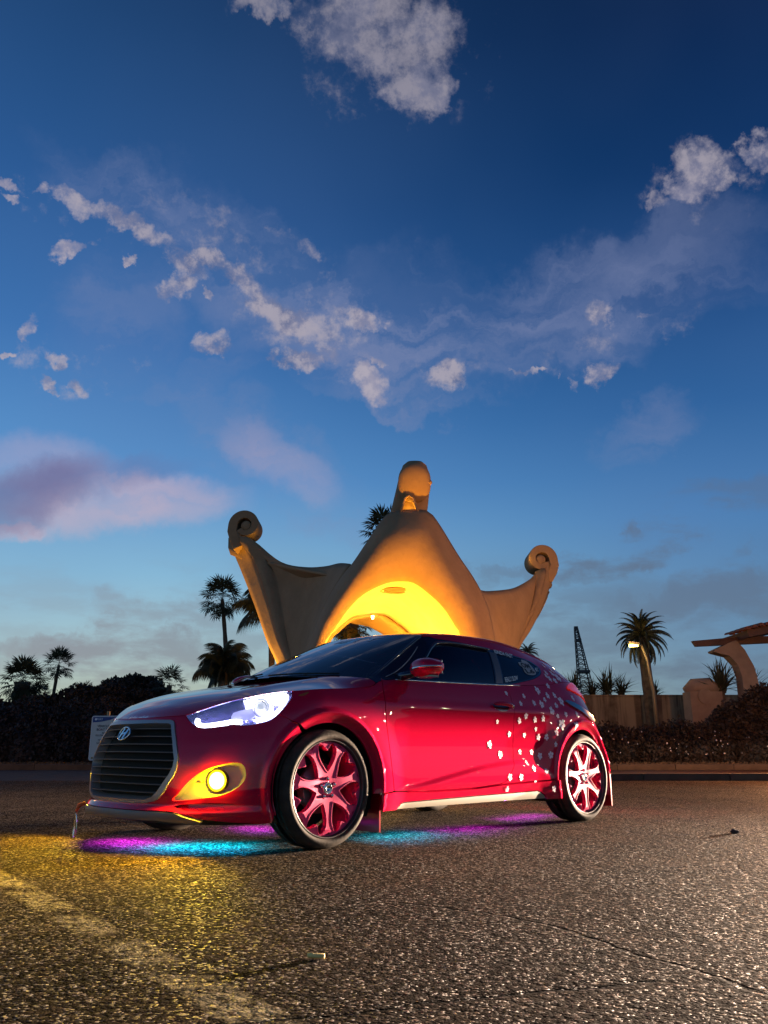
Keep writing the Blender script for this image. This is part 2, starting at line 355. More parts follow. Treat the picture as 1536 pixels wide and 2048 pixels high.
# upper edge of the lower body: hood seam in front, belt behind the windscreen pillar
top_z = pchip([SF, -1.15, -.95, -.88, -.80, -.756, -.635, -.513, -.393, -.303, -.2, -.04, .2, .40, .446, .50, .6, 1.0, 1.7, 2.3, 2.6, 3.0, 3.4, SR],
              [.712, .714, .718, .722, .744, .757, .791, .817, .840, .853, .862, .877, .893, .915, .938, .958, .968, .975, .990, 1.02, 1.055, 1.072, 1.068, 1.062])
def edge(s): return low(s, top_z(s))
_es = np.linspace(SF, .446, 400); _ep = edge(_es)
def hood_edge(x):
    i = np.argsort(_ep[:, 0]); return np.interp(x, _ep[i, 0], _ep[i, 1]), np.interp(x, _ep[i, 0], _ep[i, 2])
hood_zc = pchip([-.746,-.73,-.70,-.65,-.59,-.5,-.35,-.2,0,.2,.45],
                [.712,.724,.748,.778,.803,.838,.878,.911,.944,.975,1.005])
hood_p = pchip([-.7,-.2,.15,.40], [2.2,2.4,3.8,8.5])
def hood(x, y):
    ye, ze = hood_edge(x)
    q = np.clip(np.abs(y)/np.maximum(ye, 1e-3), 0, 1)
    zc = np.maximum(hood_zc(x), ze + .001)
    pw = .012*np.exp(-((np.abs(y)-.52)/.10)**2)*sstep((x+.62)/.4)*(1-q**4)      # power bulge along the hood sides
    z = ze + (zc-ze)*(1-q**hood_p(x)) + pw
    return np.stack([x, y, z], -1)
roof_zc = pchip([.9,1.0,1.1,1.2,1.35,1.5,1.8,2.1,2.4,2.7,2.95,3.05], [1.318,1.342,1.360,1.375,1.394,1.404,1.405,1.388,1.352,1.300,1.240,1.21])
roof_cr = pchip([.9,1.1,1.3,1.5,2.0,2.5,3.0], [.040,.044,.052,.06,.06,.065,.07])
roof_ye = pchip([.9,1.086,1.3,1.6,2.0,2.4,2.7,3.0], [.60,.605,.608,.605,.590,.56,.53,.49])
def roof(x, y):
    return np.stack([x, y, roof_zc(x) - roof_cr(x)*np.clip(np.abs(y)/roof_ye(x), 0, 1.2)**2.4], -1)
pil_y = pchip([.446,.75,1.086], [.735,.675,.605]); pil_z = pchip([.446,.6,.75,.9,1.086], [.965,1.048,1.132,1.215,1.316])
def rail(s):
    s = np.asarray(s, float)
    t = np.clip((s-X0R)/KR, 0, np.pi/2)
    a, b, n = .56, roof_ye(X0R), 3.2
    r = ((np.sin(t)/a)**n + (np.cos(t)/b)**n)**(-1/n)
    x = np.where(s > X0R, X0R + r*np.sin(t), s)
    y = np.where(s > X0R, r*np.cos(t), np.where(s < 1.086, pil_y(s), roof_ye(s)))
    z = np.where(s < 1.086, pil_z(s), roof(x, y)[..., 2])
    return np.stack([x, y, z], -1)
def side(s, v):
    """glasshouse side (v=0 belt, v=1 roof rail), going on round the tail as the hatch"""
    s = np.asarray(s, float); v = np.asarray(v, float)
    A = edge(s); B = rail(s)
    h = np.maximum(B[..., 2]-A[..., 2], 1e-4)
    o = np.stack([np.zeros_like(s), np.ones_like(s), 0*s], -1)*(np.clip(np.cos(np.clip((s-X0R)/KR, 0, 1.5708)), 0, 1))[..., None]
    k = 4*v*(1-v)*.060*h + .10*h*(sstep((v-.80)/.2)-(v-.8)/.2)*(v > .8)*.0
    P = A + (B-A)*v[..., None] + o*k[..., None]
    # rounded cant rail
    return P
ws_bx = pchip([0,.3,.6,.85,1], [.13,.155,.235,.345,.446])
def ws(u, v):
    """windscreen: u 0 centre..1 pillar, v 0 base..1 top"""
    u = np.asarray(u, float); v = np.asarray(v, float); q = np.abs(u)
    A = np.stack([ws_bx(q), u*.735, .965+.028*(1-q**2)], -1)
    xt = .955 + .131*q**2
    B = roof(xt, u*.605); 
    P = A + (B-A)*v[..., None]
    # pillar edge follows the rail
    Px = np.stack([.446+.64*v, np.sign(u)*pil_y(.446+.64*v), pil_z(.446+.64*v)], -1)
    L = np.stack([.446+.64*v, np.sign(u)*(.735-.13*v), .965+(1.316-.965)*v], -1)
    P = P + (Px-L)*(q**3)[..., None]
    P[..., 2] += .012*4*v*(1-v)*(1-q**2)
    P[..., 0] -= .010*4*v*(1-v)*(1-q**2)
    return P


# ------------------------------------------------------------------ trimmed patches
def inside(poly, pts):
    poly = np.array(poly); x, y = pts[:, 0], pts[:, 1]; r = np.zeros(len(pts), bool); n = len(poly)
    for i in range(n):
        x1, y1 = poly[i]; x2, y2 = poly[(i+1) % n]
        if y1 == y2: continue
        r ^= ((y1 > y) != (y2 > y)) & (x < (x2-x1)*(y-y1)/(y2-y1)+x1)
    return r
def dist_to(poly, pts):
    d = np.full(len(pts), 1e9); poly = np.array(poly); n = len(poly)
    for i in range(n):
        a = poly[i]; b = poly[(i+1) % n]; ab = b-a; L2 = max((ab**2).sum(), 1e-12)
        t = np.clip(((pts-a)@ab)/L2, 0, 1); d = np.minimum(d, np.hypot(*(pts-a-t[:, None]*ab).T))
    return d
def inset(poly, g):
    P = np.array(poly, float); n = len(P)
    area2 = (P[:, 0]*np.roll(P[:, 1], -1) - np.roll(P[:, 0], -1)*P[:, 1]).sum(); sg = 1 if area2 > 0 else -1
    out = []
    for i in range(n):
        a = P[i]-P[i-1]; b = P[(i+1) % n]-P[i]
        na = np.array([-a[1], a[0]])/max(np.hypot(*a), 1e-9); nb = np.array([-b[1], b[0]])/max(np.hypot(*b), 1e-9)
        v = na+nb; L_ = np.hypot(*v); v = v/L_ if L_ > 1e-6 else na
        c = max(.35, float(v@na)); out.append(P[i] + sg*v*g/c)
    return out
def densify(poly, res):
    out = []; n = len(poly)
    for i in range(n):
        a = np.array(poly[i]); b = np.array(poly[(i+1) % n]); k = max(1, int(np.ceil(np.hypot(*(b-a))/res)))
        out += [tuple(a+(b-a)*j/k) for j in range(k)]
    return out
def triangulate(poly, holes, res, ed=None):
    poly = densify(poly, ed or res); holes = [densify(h, ed or res) for h in holes]
    P = np.array(poly); lo = P.min(0); hi = P.max(0)
    gx, gy = np.meshgrid(np.arange(lo[0]+res*.5, hi[0], res), np.arange(lo[1]+res*.5, hi[1], res*.87)); gx[1::2] += res/2
    G = np.c_[gx.ravel(), gy.ravel()]
    k = inside(poly, G) & (dist_to(poly, G) > res*.45)
    for h in holes: k &= ~inside(h, G) & (dist_to(h, G) > res*.45)
    G = G[k]; V = list(poly); E = [(i, (i+1) % len(poly)) for i in range(len(poly))]; loops = [list(range(len(poly)))]
    for h in holes:
        s = len(V); V += h; E += [(s+i, s+(i+1) % len(h)) for i in range(len(h))]; loops.append(list(range(s, s+len(h))))
    V += [tuple(g) for g in G]
    r = delaunay_2d_cdt([Vector(v) for v in V], E, [], 0, 1e-7)
    VV = np.array([tuple(v) for v in r[0]]); FF = [f for f in r[2]]
    C = np.array([VV[list(f)].mean(0) for f in FF]); ok = inside(poly, C)
    for h in holes: ok &= ~inside(h, C)
    FF = [f for f, o in zip(FF, ok) if o]
    # boundary edges of what is left
    cnt = {}
    for f in FF:
        for i in range(3):
            a, b = f[i], f[(i+1) % 3]; cnt.setdefault((min(a, b), max(a, b)), []).append((a, b))
    B = [v[0] for v in cnt.values() if len(v) == 1]
    return VV, FF, B
CEN = np.array([1.3, 0., .62])
def normals(F, a, b, e=2e-4):
    p = F(a, b); da = F(a+e, b)-F(a-e, b); db = F(a, b+e)-F(a, b-e); n = np.cross(da, db)
    l = np.linalg.norm(n, axis=1, keepdims=True); n = n/np.maximum(l, 1e-12)
    s = np.sign(((p-CEN)*n).sum(1).mean()); return p, n*s
def patch(name, F, poly, m, parent, holes=(), res=.03, thick=.014, gap=.0022, off=0., mirror='both', ed=None, ms=(1., 1.), flip_c=False, depth_fn=None, labels=None):
    """a panel cut from surface F by an outline in its (a,b) domain; both = one object per side, merge = one across the middle"""
    S = np.array(ms); poly = [tuple(np.array(p)*S) for p in poly]; holes = [[tuple(np.array(p)*S) for p in h] for h in holes]
    pg = inset(poly, gap) if gap else poly
    if mirror == 'merge':        # keep the middle edge on the middle
        pg = [tuple(q) if abs(F(np.array([p[0]/S[0]]), np.array([p[1]/S[1]]))[0][1]) > 2e-3 else tuple(p) for p, q in zip(poly, pg)]
    VV, FF, B = triangulate(pg, holes, res, ed)
    a, b = VV[:, 0]/S[0], VV[:, 1]/S[1]
    p, n = normals(F, a, b); p = p + n*off
    if depth_fn is not None: p = p + n*depth_fn(VV/S)[:, None]
    if mirror == 'merge':
        mid = np.abs(p[:, 1]) < 2e-3; p[mid, 1] = 0; n[mid, 1] = 0; n /= np.linalg.norm(n, axis=1, keepdims=True)
    objs = []
    def half(sg):
        P = p*np.array([-1, sg, 1]); N = n*np.array([-1, sg, 1]); fs = []
        for f in FF:
            c = np.cross(P[f[1]]-P[f[0]], P[f[2]]-P[f[0]]); fs.append(f if c@N[f[0]] > 0 else f[::-1])
        V = list(P); NN = list(N)
        if thick:
            idx = {}
            def dup(i, inn):
                key = (i, inn)
                if key not in idx:
                    idx[key] = len(V); V.append(P[i]-N[i]*(thick if inn else 0)); NN.append(None)
                return idx[key]
            for (i, j) in B:
                if mirror == 'merge' and abs(P[i][1]) < 2e-3 and abs(P[j][1]) < 2e-3: continue
                a0, a1, b0, b1 = dup(i, 0), dup(j, 0), dup(i, 1), dup(j, 1)
                fs.append((a0, b0, b1, a1)); 
        return V, NN, fs
    def make(V, NN, fs):
        me = bpy.data.meshes.new(name); me.from_pydata([tuple(map(float, v)) for v in V], [], [tuple(map(int, f)) for f in fs])
        me.polygons.foreach_set('use_smooth', [True]*len(fs)); me.update()
        acc = np.zeros((len(V), 3))
        for pl in me.polygons:
            for vi in pl.vertices: acc[vi] += np.array(pl.normal)
        acc /= np.maximum(np.linalg.norm(acc, axis=1, keepdims=True), 1e-9)
        ns = [tuple(map(float, q)) if q is not None else tuple(acc[i]) for i, q in enumerate(NN)]
        me.normals_split_custom_set_from_vertices(ns)
        return link(name, me, m, parent)
    if mirror == 'both':
        for sg in (1, -1): objs.append(make(*half(sg)))
    elif mirror == 'merge':
        V1, N1, F1 = half(1); V2, N2, F2 = half(-1); k = len(V1)
        objs.append(make(V1+V2, N1+N2, F1+[tuple(i+k for i in f) for f in F2]))
    else: objs.append(make(*half(1)))
    return objs
# ================================================================== THE CAR
car = thing('parked_car', 'hot pink hatchback with heart-cut wheels, white flower stickers and lit headlamps', 'car', tuple(CAR_O), math.atan2(-math.cos(PSI), -math.sin(PSI)))
def s_of(x, z):
    if X0F <= x <= X0R: return x
    if x < X0F:
        lo, hi = SF, X0F
        for _ in range(40):
            mid = (lo+hi)/2
            if low(np.array([mid]), np.array([z]))[0][0] < x: lo = mid
            else: hi = mid
    else:
        lo, hi = X0R, SR
        for _ in range(40):
            mid = (lo+hi)/2
            if low(np.array([mid]), np.array([z]))[0][0] < x: lo = mid
            else: hi = mid
    return (lo+hi)/2
def arch(xc, a0, a1, r=.357, n=40):
    out = []
    for i in range(n+1):
        a = R(a0+(a1-a0)*i/n); x, z = xc + r*math.cos(a), .327 + r*math.sin(a); out.append((s_of(x, z), z))
    return out
def topline(s0, s1, n=14): return [(s, float(top_z(s))) for s in np.linspace(s0, s1, n)]
LENS_LOW = crv([(-.88,.7215), (-.846,.692), (-.786,.661), (-.73,.653), (-.646,.661), (-.564,.671), (-.50,.666), (-.432,.678), (-.379,.694), (-.334,.727)], 4)
LENS_OUT = crv([(-.334,.727), (-.29,.772), (-.245,.825), (-.232,.858)], 4)
GR_OUT = [(SF,.254), (-1.175,.254), (-1.05,.258), (-.996,.268), (-.96,.285), (-.931,.313), (-.875,.40), (-.862,.43), (-.858,.487), (-.897,.587), (-.942,.675), (-.955,.688), (-.98,.694), (-1.15,.697), (SF,.697)]
GR_IN = [(SF,.274), (-1.175,.274), (-1.055,.277), (-1.01,.290), (-.974,.318), (-.905,.41), (-.886,.45), (-.884,.487), (-.917,.575), (-.955,.652), (-.966,.668), (-.985,.674), (-1.15,.677), (SF,.677)]
SEAM = [(-.334,.727), (-.278,.700)]
arch_f = arch(0, 122, 202)            # in front of the wheel, from the seam down
FOG = crv([(-.872,.272), (-.845,.310), (-.800,.362), (-.745,.408), (-.680,.441), (-.605,.462), (-.545,.468), (-.512,.445), (-.508,.385), (-.548,.335), (-.621,.300), (-.72,.284)], 4, True)
DUCT = crv([(-.866,.245), (-.815,.228), (-.751,.212), (-.64,.214), (-.56,.226), (-.53,.243), (-.56,.258), (-.70,.262)], 4, True)
bumper_poly = ([(SF,.219), *GR_OUT, (SF, float(top_z(SF)))] + topline(SF+.02, -.88, 10) + LENS_LOW[1:] + SEAM[1:] + arch_f
               + [(s_of(-.352,.19), .19), (s_of(-.36,.155), .155), (-.42,.152), (-.55,.160), (-.714,.178), (-.80,.200), (-.87,.217), (-.962,.219)])
patch('front_bumper', low, bumper_poly, PAINT, car, holes=[FOG, DUCT], res=.013, ed=.010, mirror='merge', thick=.008)
fend = (LENS_OUT + topline(-.20, .505, 24) + [(.506,.967), (.482,.895), (.466,.771), (.468,.68), (.477,.592), (.505,.415), (.526,.292), (.46,.284)]
        + arch(0, -7.5, 118)[:] + [(-.278,.700)])
patch('front_fender', low, fend, PAINT, car, res=.012, ed=.010)
dfront = [(.529,.292), (.507,.415), (.479,.592), (.470,.68), (.468,.771), (.484,.895), (.508,.967)]
drear = crv([(1.794,.992), (1.785,.883), (1.770,.78), (1.768,.704), (1.766,.60), (1.762,.496), (1.735,.425), (1.69,.37), (1.64,.325), (1.566,.304)], 4)
door_bot = [(1.566,.304), (1.303,.288), (1.05,.284), (.811,.283), (.65,.286)]
patch('door', low, dfront + topline(.53, 1.78, 20) + drear + door_bot[1:], PAINT, car, res=.014, ed=.012)
quarter = (drear[::-1] + topline(1.82, 2.93, 20) + [(2.935,.90), (2.928,.767), (2.88,.69)] + arch(2.65, 42, 182.5) + [(2.2,.318), (2.0,.314), (1.75,.308)])
patch('rear_quarter', low, quarter, PAINT, car, res=.013, ed=.010)
rb = ([(2.88,.69), (2.928,.767), (2.935,.84)] + [(s, .84) for s in np.linspace(3.0, SR, 8)] + [(SR,.17)] + [(s, .17) for s in np.linspace(SR-.1, 3.0, 10)] + arch(2.65, -24, 40)[0:])
patch('rear_bumper', low, rb, PAINT, car, res=.018, ed=.012, mirror='merge')
tg = [(2.935,.84), (2.935, float(top_z(2.935)))] + topline(2.97, SR, 8) + [(s, .84) for s in np.linspace(SR, 3.0, 8)]
patch('tailgate', low, tg, PAINT, car, res=.045, ed=.02, mirror='merge')
# sill skirt, with its pale insert
sill_top = [(.395,.280), (.46,.284), (.529,.289), (.811,.280), (1.05,.281), (1.303,.284), (1.566,.300), (1.75,.304), (2.0,.310), (2.252,.316), (2.282,.316)]
patch('side_skirt', low, sill_top + [(2.288,.186), (2.12,.187), (2.088,.216), (2.05,.236), (2.007,.246), (1.3,.236), (.61,.224), (.575,.219), (.545,.185), (.396,.184)], PAINT, car, res=.026, ed=.012, off=.014, thick=.03)
patch('sill_insert', low, [(.552,.184), (.582,.217), (.612,.222), (1.3,.234), (2.007,.244), (2.047,.234), (2.084,.214), (2.112,.188), (1.6,.190), (1.0,.187)], GOLD, car, res=.03, ed=.015, off=.012, thick=.03,
      depth_fn=lambda q: -.012*np.clip((.205-q[:, 1])/.02, 0, 1))
# front splitter and valance
lipl = [(SF,.176), (SF,.215), (-1.1,.215), (-.93,.215), (-.86,.211), (-.80,.196), (-.70,.172), (-.72,.162), (-.82,.168), (-.95,.175)]
patch('front_splitter', low, lipl, mat('splitter_grey', (.15,.135,.135), .5, .2), car, res=.03, ed=.015, off=.016, thick=.04, mirror='merge', gap=.001,
      depth_fn=lambda q: -.014*np.clip((q[:, 1]-.19)/.02, 0, 1))
patch('valance', low, [(SF,.135), (SF,.178)] + [(s, .178) for s in np.linspace(-1.2, -.83, 6)] + [(-.72,.168), (-.55,.155), (-.42,.15), (-.40,.125), (-.8,.125)], BLACK, car, res=.05, off=-.03, thick=.05, mirror='merge')
# hood
hx = [(float(p[0]), float(p[1])) for p in edge(np.linspace(SF, .446, 72))]
cowl = [(.13,0), (.155,.2205), (.235,.441), (.30,.56), (.345,.625), (.40,.70), (.442,.738), (.446, hx[-1][1])]
hood_poly = hx + cowl[::-1][1:]
patch('hood', hood, hood_poly, PAINT, car, res=.024, ed=.012, mirror='merge', thick=.02, gap=.003)
# cowl panel and wipers
cw = MB()
for sg in (1,):
    P = [(-(x-.06), y, .955) for x, y in [(.13,-0.0)]]
pts_f = [(ws_bx(abs(u)) - .055, u*.74) for u in np.linspace(-1, 1, 25)]
V = []; F = []
for i, (x, y) in enumerate(pts_f):
    z = .955 + .03*(1-(y/.74)**2); V += [cpt((x, y*.96, z-.035)), cpt((x+.09, y*.96, z-.03))]
    if i: F.append((2*i-2, 2*i-1, 2*i+1, 2*i))
pydata('cowl_panel', V, F, BLACK, car, True)
for (u0, u1, v1) in ((.10, .78, .10), (-.75, -.05, .12)):
    w = MB(); pts = []
    for t in np.linspace(0, 1, 10):
        q = ws(np.array([u0+(u1-u0)*t]), np.array([.035+v1*.35*t]))[0]; pts.append(cpt((q[0]-.012, q[1], q[2]+.004)))
    w.tube(pts, .005, 6); q = ws(np.array([u1-.1*(1 if u1 > 0 else -1)]), np.array([0.]))[0]
    w.tube([cpt((q[0]-.05, q[1], q[2]+.0)), cpt((q[0]-.03, q[1]-.1, q[2]+.012)), pts[5]], [.009,.006,.005], 6)
    w.build('wiper', BLACK, car, True)
# windscreen: black band round the glass
def grid_patch(name, F, us, vs, m, off=0., mode='y'):
    U, V_ = np.meshgrid(us, vs); a, b = U.ravel(), V_.ravel(); p, n = normals(F, a, b); p = p+n*off; nu = len(us)
    P = p*np.array([-1,1,1]); N = n*np.array([-1,1,1]); fs = []
    for j in range(len(vs)-1):
        for i in range(nu-1):
            f = (j*nu+i, j*nu+i+1, (j+1)*nu+i+1, (j+1)*nu+i); c = np.cross(P[f[1]]-P[f[0]], P[f[3]]-P[f[0]])
            if np.linalg.norm(c) < 1e-12: c = np.cross(P[f[2]]-P[f[1]], P[f[3]]-P[f[1]])
            fs.append(f if c@N[f[0]] > 0 else f[::-1])
    me = bpy.data.meshes.new(name); me.from_pydata([tuple(map(float, q)) for q in P], [], fs); me.polygons.foreach_set('use_smooth', [True]*len(fs)); me.update()
    me.normals_split_custom_set_from_vertices([tuple(map(float, q)) for q in N]); return link(name, me, m, car)
wsg = grid_patch('windscreen', lambda a, b: ws(a, b), np.linspace(-.975, .975, 61), np.linspace(.02, .975, 24), GLASS_WS)
for (u0, u1, v0, v1) in ((-1, 1, .975, 1.0), (-1, 1, 0, .02), (-1, -.975, .02, .975), (.975, 1, .02, .975)):
    o = grid_patch('windscreen_surround', lambda a, b: ws(a, b), np.linspace(u0, u1, 41 if u1-u0 > 1 else 3), np.linspace(v0, v1, 3 if v1-v0 < .1 else 20), BLACKGLOSS, off=.001)
# roof
wt = lambda y: .955 + .131*min(abs(y)/.605, 1)**2
rl = rail(np.linspace(1.086, SR, 90))
rp = [(wt(y), y) for y in np.linspace(0, .60, 12)] + [(float(q[0]), float(q[1])) for q in rl]
rp[-1] = (rp[-1][0], 0.)
patch('roof_panel', roof, rp, PAINT, car, res=.05, ed=.02, mirror='merge', gap=.0015, thick=.01)
# glasshouse side
DLO = crv([(1.15,.965), (1.245,.905), (1.5,.85), (1.821,.775), (2.1,.735), (2.29,.695), (2.375,.58), (2.385,.45), (2.33,.30), (2.20,.165), (2.016,.076), (1.90,.035), (1.781,.0)], 4)
dlo_poly = [(.450,0.), (.452,.99)] + [(s, .995) for s in np.linspace(.50, 1.09, 14)] + DLO
GL1 = [(.66,.05), (.80,.235), (.95,.46), (1.13,.705), (1.17,.755), (1.23,.775), (1.45,.755), (1.70,.722), (1.752,.712), (1.735,.55), (1.672,.03), (1.2,.03)]
STRIP = [(1.758,.722), (1.842,.702), (1.80,.36), (1.762,.035), (1.678,.022), (1.72,.35)]
GL2 = crv([(1.85,.698), (2.1,.700), (2.27,.662), (2.352,.56), (2.358,.44), (2.30,.31), (2.18,.185), (2.02,.10), (1.90,.06), (1.772,.035)], 3)
MS = (1., .38)
patch('window_frame', side, dlo_poly, BLACKGLOSS, car, holes=[GL1, GL2], res=.02, ed=.014, ms=MS, gap=.002, thick=.012)
for g in (GL1, GL2): patch('side_window', side, g, GLASS_SIDE, car, res=.04, ed=.02, ms=MS, off=-.004, thick=0, gap=-.004)
patch('pillar_strip', side, STRIP, GREYTRIM, car, res=.03, ed=.02, ms=MS, off=.002, thick=.004)
cp = DLO + [(s, 0.) for s in np.linspace(1.83, SR, 30)] + [(s, 1.) for s in np.linspace(SR, 1.10, 50)]
patch('rear_pillar', side, cp, PAINT, car, res=.03, ed=.014, ms=MS, thick=.012, gap=.0015, mirror='both')
patch('rear_window', side, [(3.15,.25), (3.15,.85), (SR-.001,.85), (SR-.001,.25)], GLASS_SIDE, car, res=.05, ms=MS, off=.006, thick=0, mirror='merge')
# weather strips over the side window and chrome belt line
for sg in (1, -1):
    def on_side(pts, off): 
        a = np.array(pts, float); p, n = normals(side, a[:, 0], a[:, 1]); p = p+n*off; p[:, 1] *= sg; return [cpt(q) for q in p]
    def on_low(pts, off):
        a = np.array(pts, float); p, n = normals(low, a[:, 0], a[:, 1]); p = p+n*off; p[:, 1] *= sg; return [cpt(q) for q in p]
    bl = [(s, float(top_z(s))-.002) for s in np.linspace(.62, 1.96, 50)]
    MB().tube(on_low(bl, .003), .0045, 6).build('belt_moulding', CHROME, car, True)
    vis = crv([(.74,.17), (.95,.50), (1.12,.74), (1.18,.80), (1.3,.81), (1.6,.775), (1.755,.75)], 6)
    MB().tube(on_side(vis, .010), .010, 6).build('window_visor', BLACKGLOSS, car, True)
    MB().tube(on_side(crv([(.56,.30), (.75,.58), (.98,.86)], 8), .003), .0035, 5).build('pillar_trim', SATIN, car, True)
    rr = [tuple(q) for q in rail(np.linspace(1.09, 2.95, 60))]
    MB().tube([cpt((q[0], sg*(q[1]+.001), q[2]-.004)) for q in rr], .011, 8).build('roof_rail', PAINT, car, True)
    af = [(q[0], sg*q[1], q[2]) for q in rail(np.linspace(.47, 1.09, 20))]
    MB().tube([cpt((q[0], q[1]-sg*.003, q[2]-.004)) for q in af], .010, 8).build('windscreen_pillar', BLACKGLOSS, car, True)
# spoiler lip
sp = [(float(q[0]), float(q[1]), float(q[2])) for q in rail(np.linspace(2.75, SR, 20))]
V = []; F = []
full = [(x, y, z) for x, y, z in sp] + [(x, -y, z) for x, y, z in sp[::-1][1:]]
for i, (x, y, z) in enumerate(full):
    k = 1.06; xx = 2.42+(x-2.42)*1.13; V += [cpt((x-.02, y*.98, z+.006)), cpt((xx, y*1.02, z-.012)), cpt((xx, y*1.02, z-.030)), cpt((x, y*.98, z-.035))]
    if i:
        a = 4*(i-1); b = 4*i
        F += [(a, b, b+1, a+1), (a+1, b+1, b+2, a+2), (a+2, b+2, b+3, a+3)]
pydata('roof_spoiler', V, F, PAINT, car, True)

# ---- grille
full_sym = lambda P: P
patch('grille_surround', low, GR_OUT + GR_IN[::-1], SATIN, car, res=.02, ed=.012, off=.008, thick=.066, mirror='merge', gap=.0005)
patch('grille_backing', low, GR_IN, DARK, car, res=.06, ed=.03, off=-.05, thick=0, mirror='merge', gap=-.01)
def gr_edge(z):
    P = GR_IN; 
    for i in range(len(P)-1):
        (s0, z0), (s1, z1) = P[i], P[i+1]
        if z0 <= z <= z1 and z1 > z0 and s0 > -1.2: return s0+(s1-s0)*(z-z0)/(z1-z0)
    return -.95
slat_m = mat('grille_slat', (.20,.16,.165), .4, .5)
for k in range(9):
    z0 = .642-.0425*k; se = gr_edge(z0)-.004; ss_ = np.linspace(SF, se, 18); V = []; F = []
    prof = [(-.004, .0015), (.0, .001), (.0,-.0016), (-.004,-.003), (-.040,-.004), (-.040,.003)]
    rows = []
    for sg in (-1, 1):
        seq = ss_[::-1] if sg < 0 else ss_[1:]
        for s in seq:
            zz = z0 + .010*math.cos((s-SF)/.5)
            p, n = normals(low, np.array([s]), np.array([zz])); p = p[0]; n = n[0]
            if abs(s-SF) < 1e-6: n[1] = 0
            rows.append([cpt((p[0]+n[0]*a, (p[1]+n[1]*a)*sg, p[2]+b_)) for a, b_ in prof])
    for i, r_ in enumerate(rows):
        V += r_
        if i:
            for j in range(6): F.append(((i-1)*6+j, (i-1)*6+(j+1) % 6, i*6+(j+1) % 6, i*6+j))
    pydata('grille_slat', V, F, slat_m, car)
# ---- badge: slanted H in an oval
zb_ = .620; xb = float(low(np.array([SF]), np.array([zb_]))[0][0])
tilt = math.atan2(float(low(np.array([SF]), np.array([.66]))[0][0]-low(np.array([SF]), np.array([.58]))[0][0]), .08)
def badge_pt(a, b, d):      # a to the car's left, b up, d outwards
    x = xb - d*math.cos(tilt)*1 + b*math.sin(tilt) - .010; z = zb_ + b*math.cos(tilt) + d*math.sin(tilt); return cpt((x + 2.2*a*a, a, z))
ring = MB()
pr = [badge_pt(.060*math.cos(t), .039*math.sin(t), .012) for t in np.linspace(0, 2*math.pi, 41)]
ring.tube(pr, .0052, 8, cap=False); bo = ring.build('badge', CHROME, car, True)
def prism(poly, d0, d1):
    tri = triangulate(poly, [], .02, .01); V = [badge_pt(a, b, d1) for a, b in tri[0]]; k = len(V); V += [badge_pt(a, b, d0) for a, b in tri[0]]
    F = list(tri[1]) + [tuple(i+k for i in f[::-1]) for f in tri[1]] + [(a, b, b+k, a+k) for a, b in tri[2]]; return V, F
pydata('badge_plate', *prism([(.055*math.cos(t), .035*math.sin(t)) for t in np.linspace(0, 2*math.pi, 33)[:-1]], .0, .006), BLACKGLOSS, bo)
hb = MB()
sl = lambda a, b: (a + .35*b, b)
for a0 in (-.030, .014):
    k = 1 if a0 > 0 else -1
    poly = [sl(a0, -.030), sl(a0+.014, -.033), sl(a0+.017, 0), sl(a0+.016, .031), sl(a0+.002, .034), sl(a0-.001, 0)]
    hb.add(*prism(poly, .006, .014))
hb.add(*prism([sl(-.018,-.010), sl(0,-.002), sl(.018,.001), sl(.018,.011), sl(0,.007), sl(-.018,0)], .006, .0135))
hb.build('badge_letter', CHROME, bo)

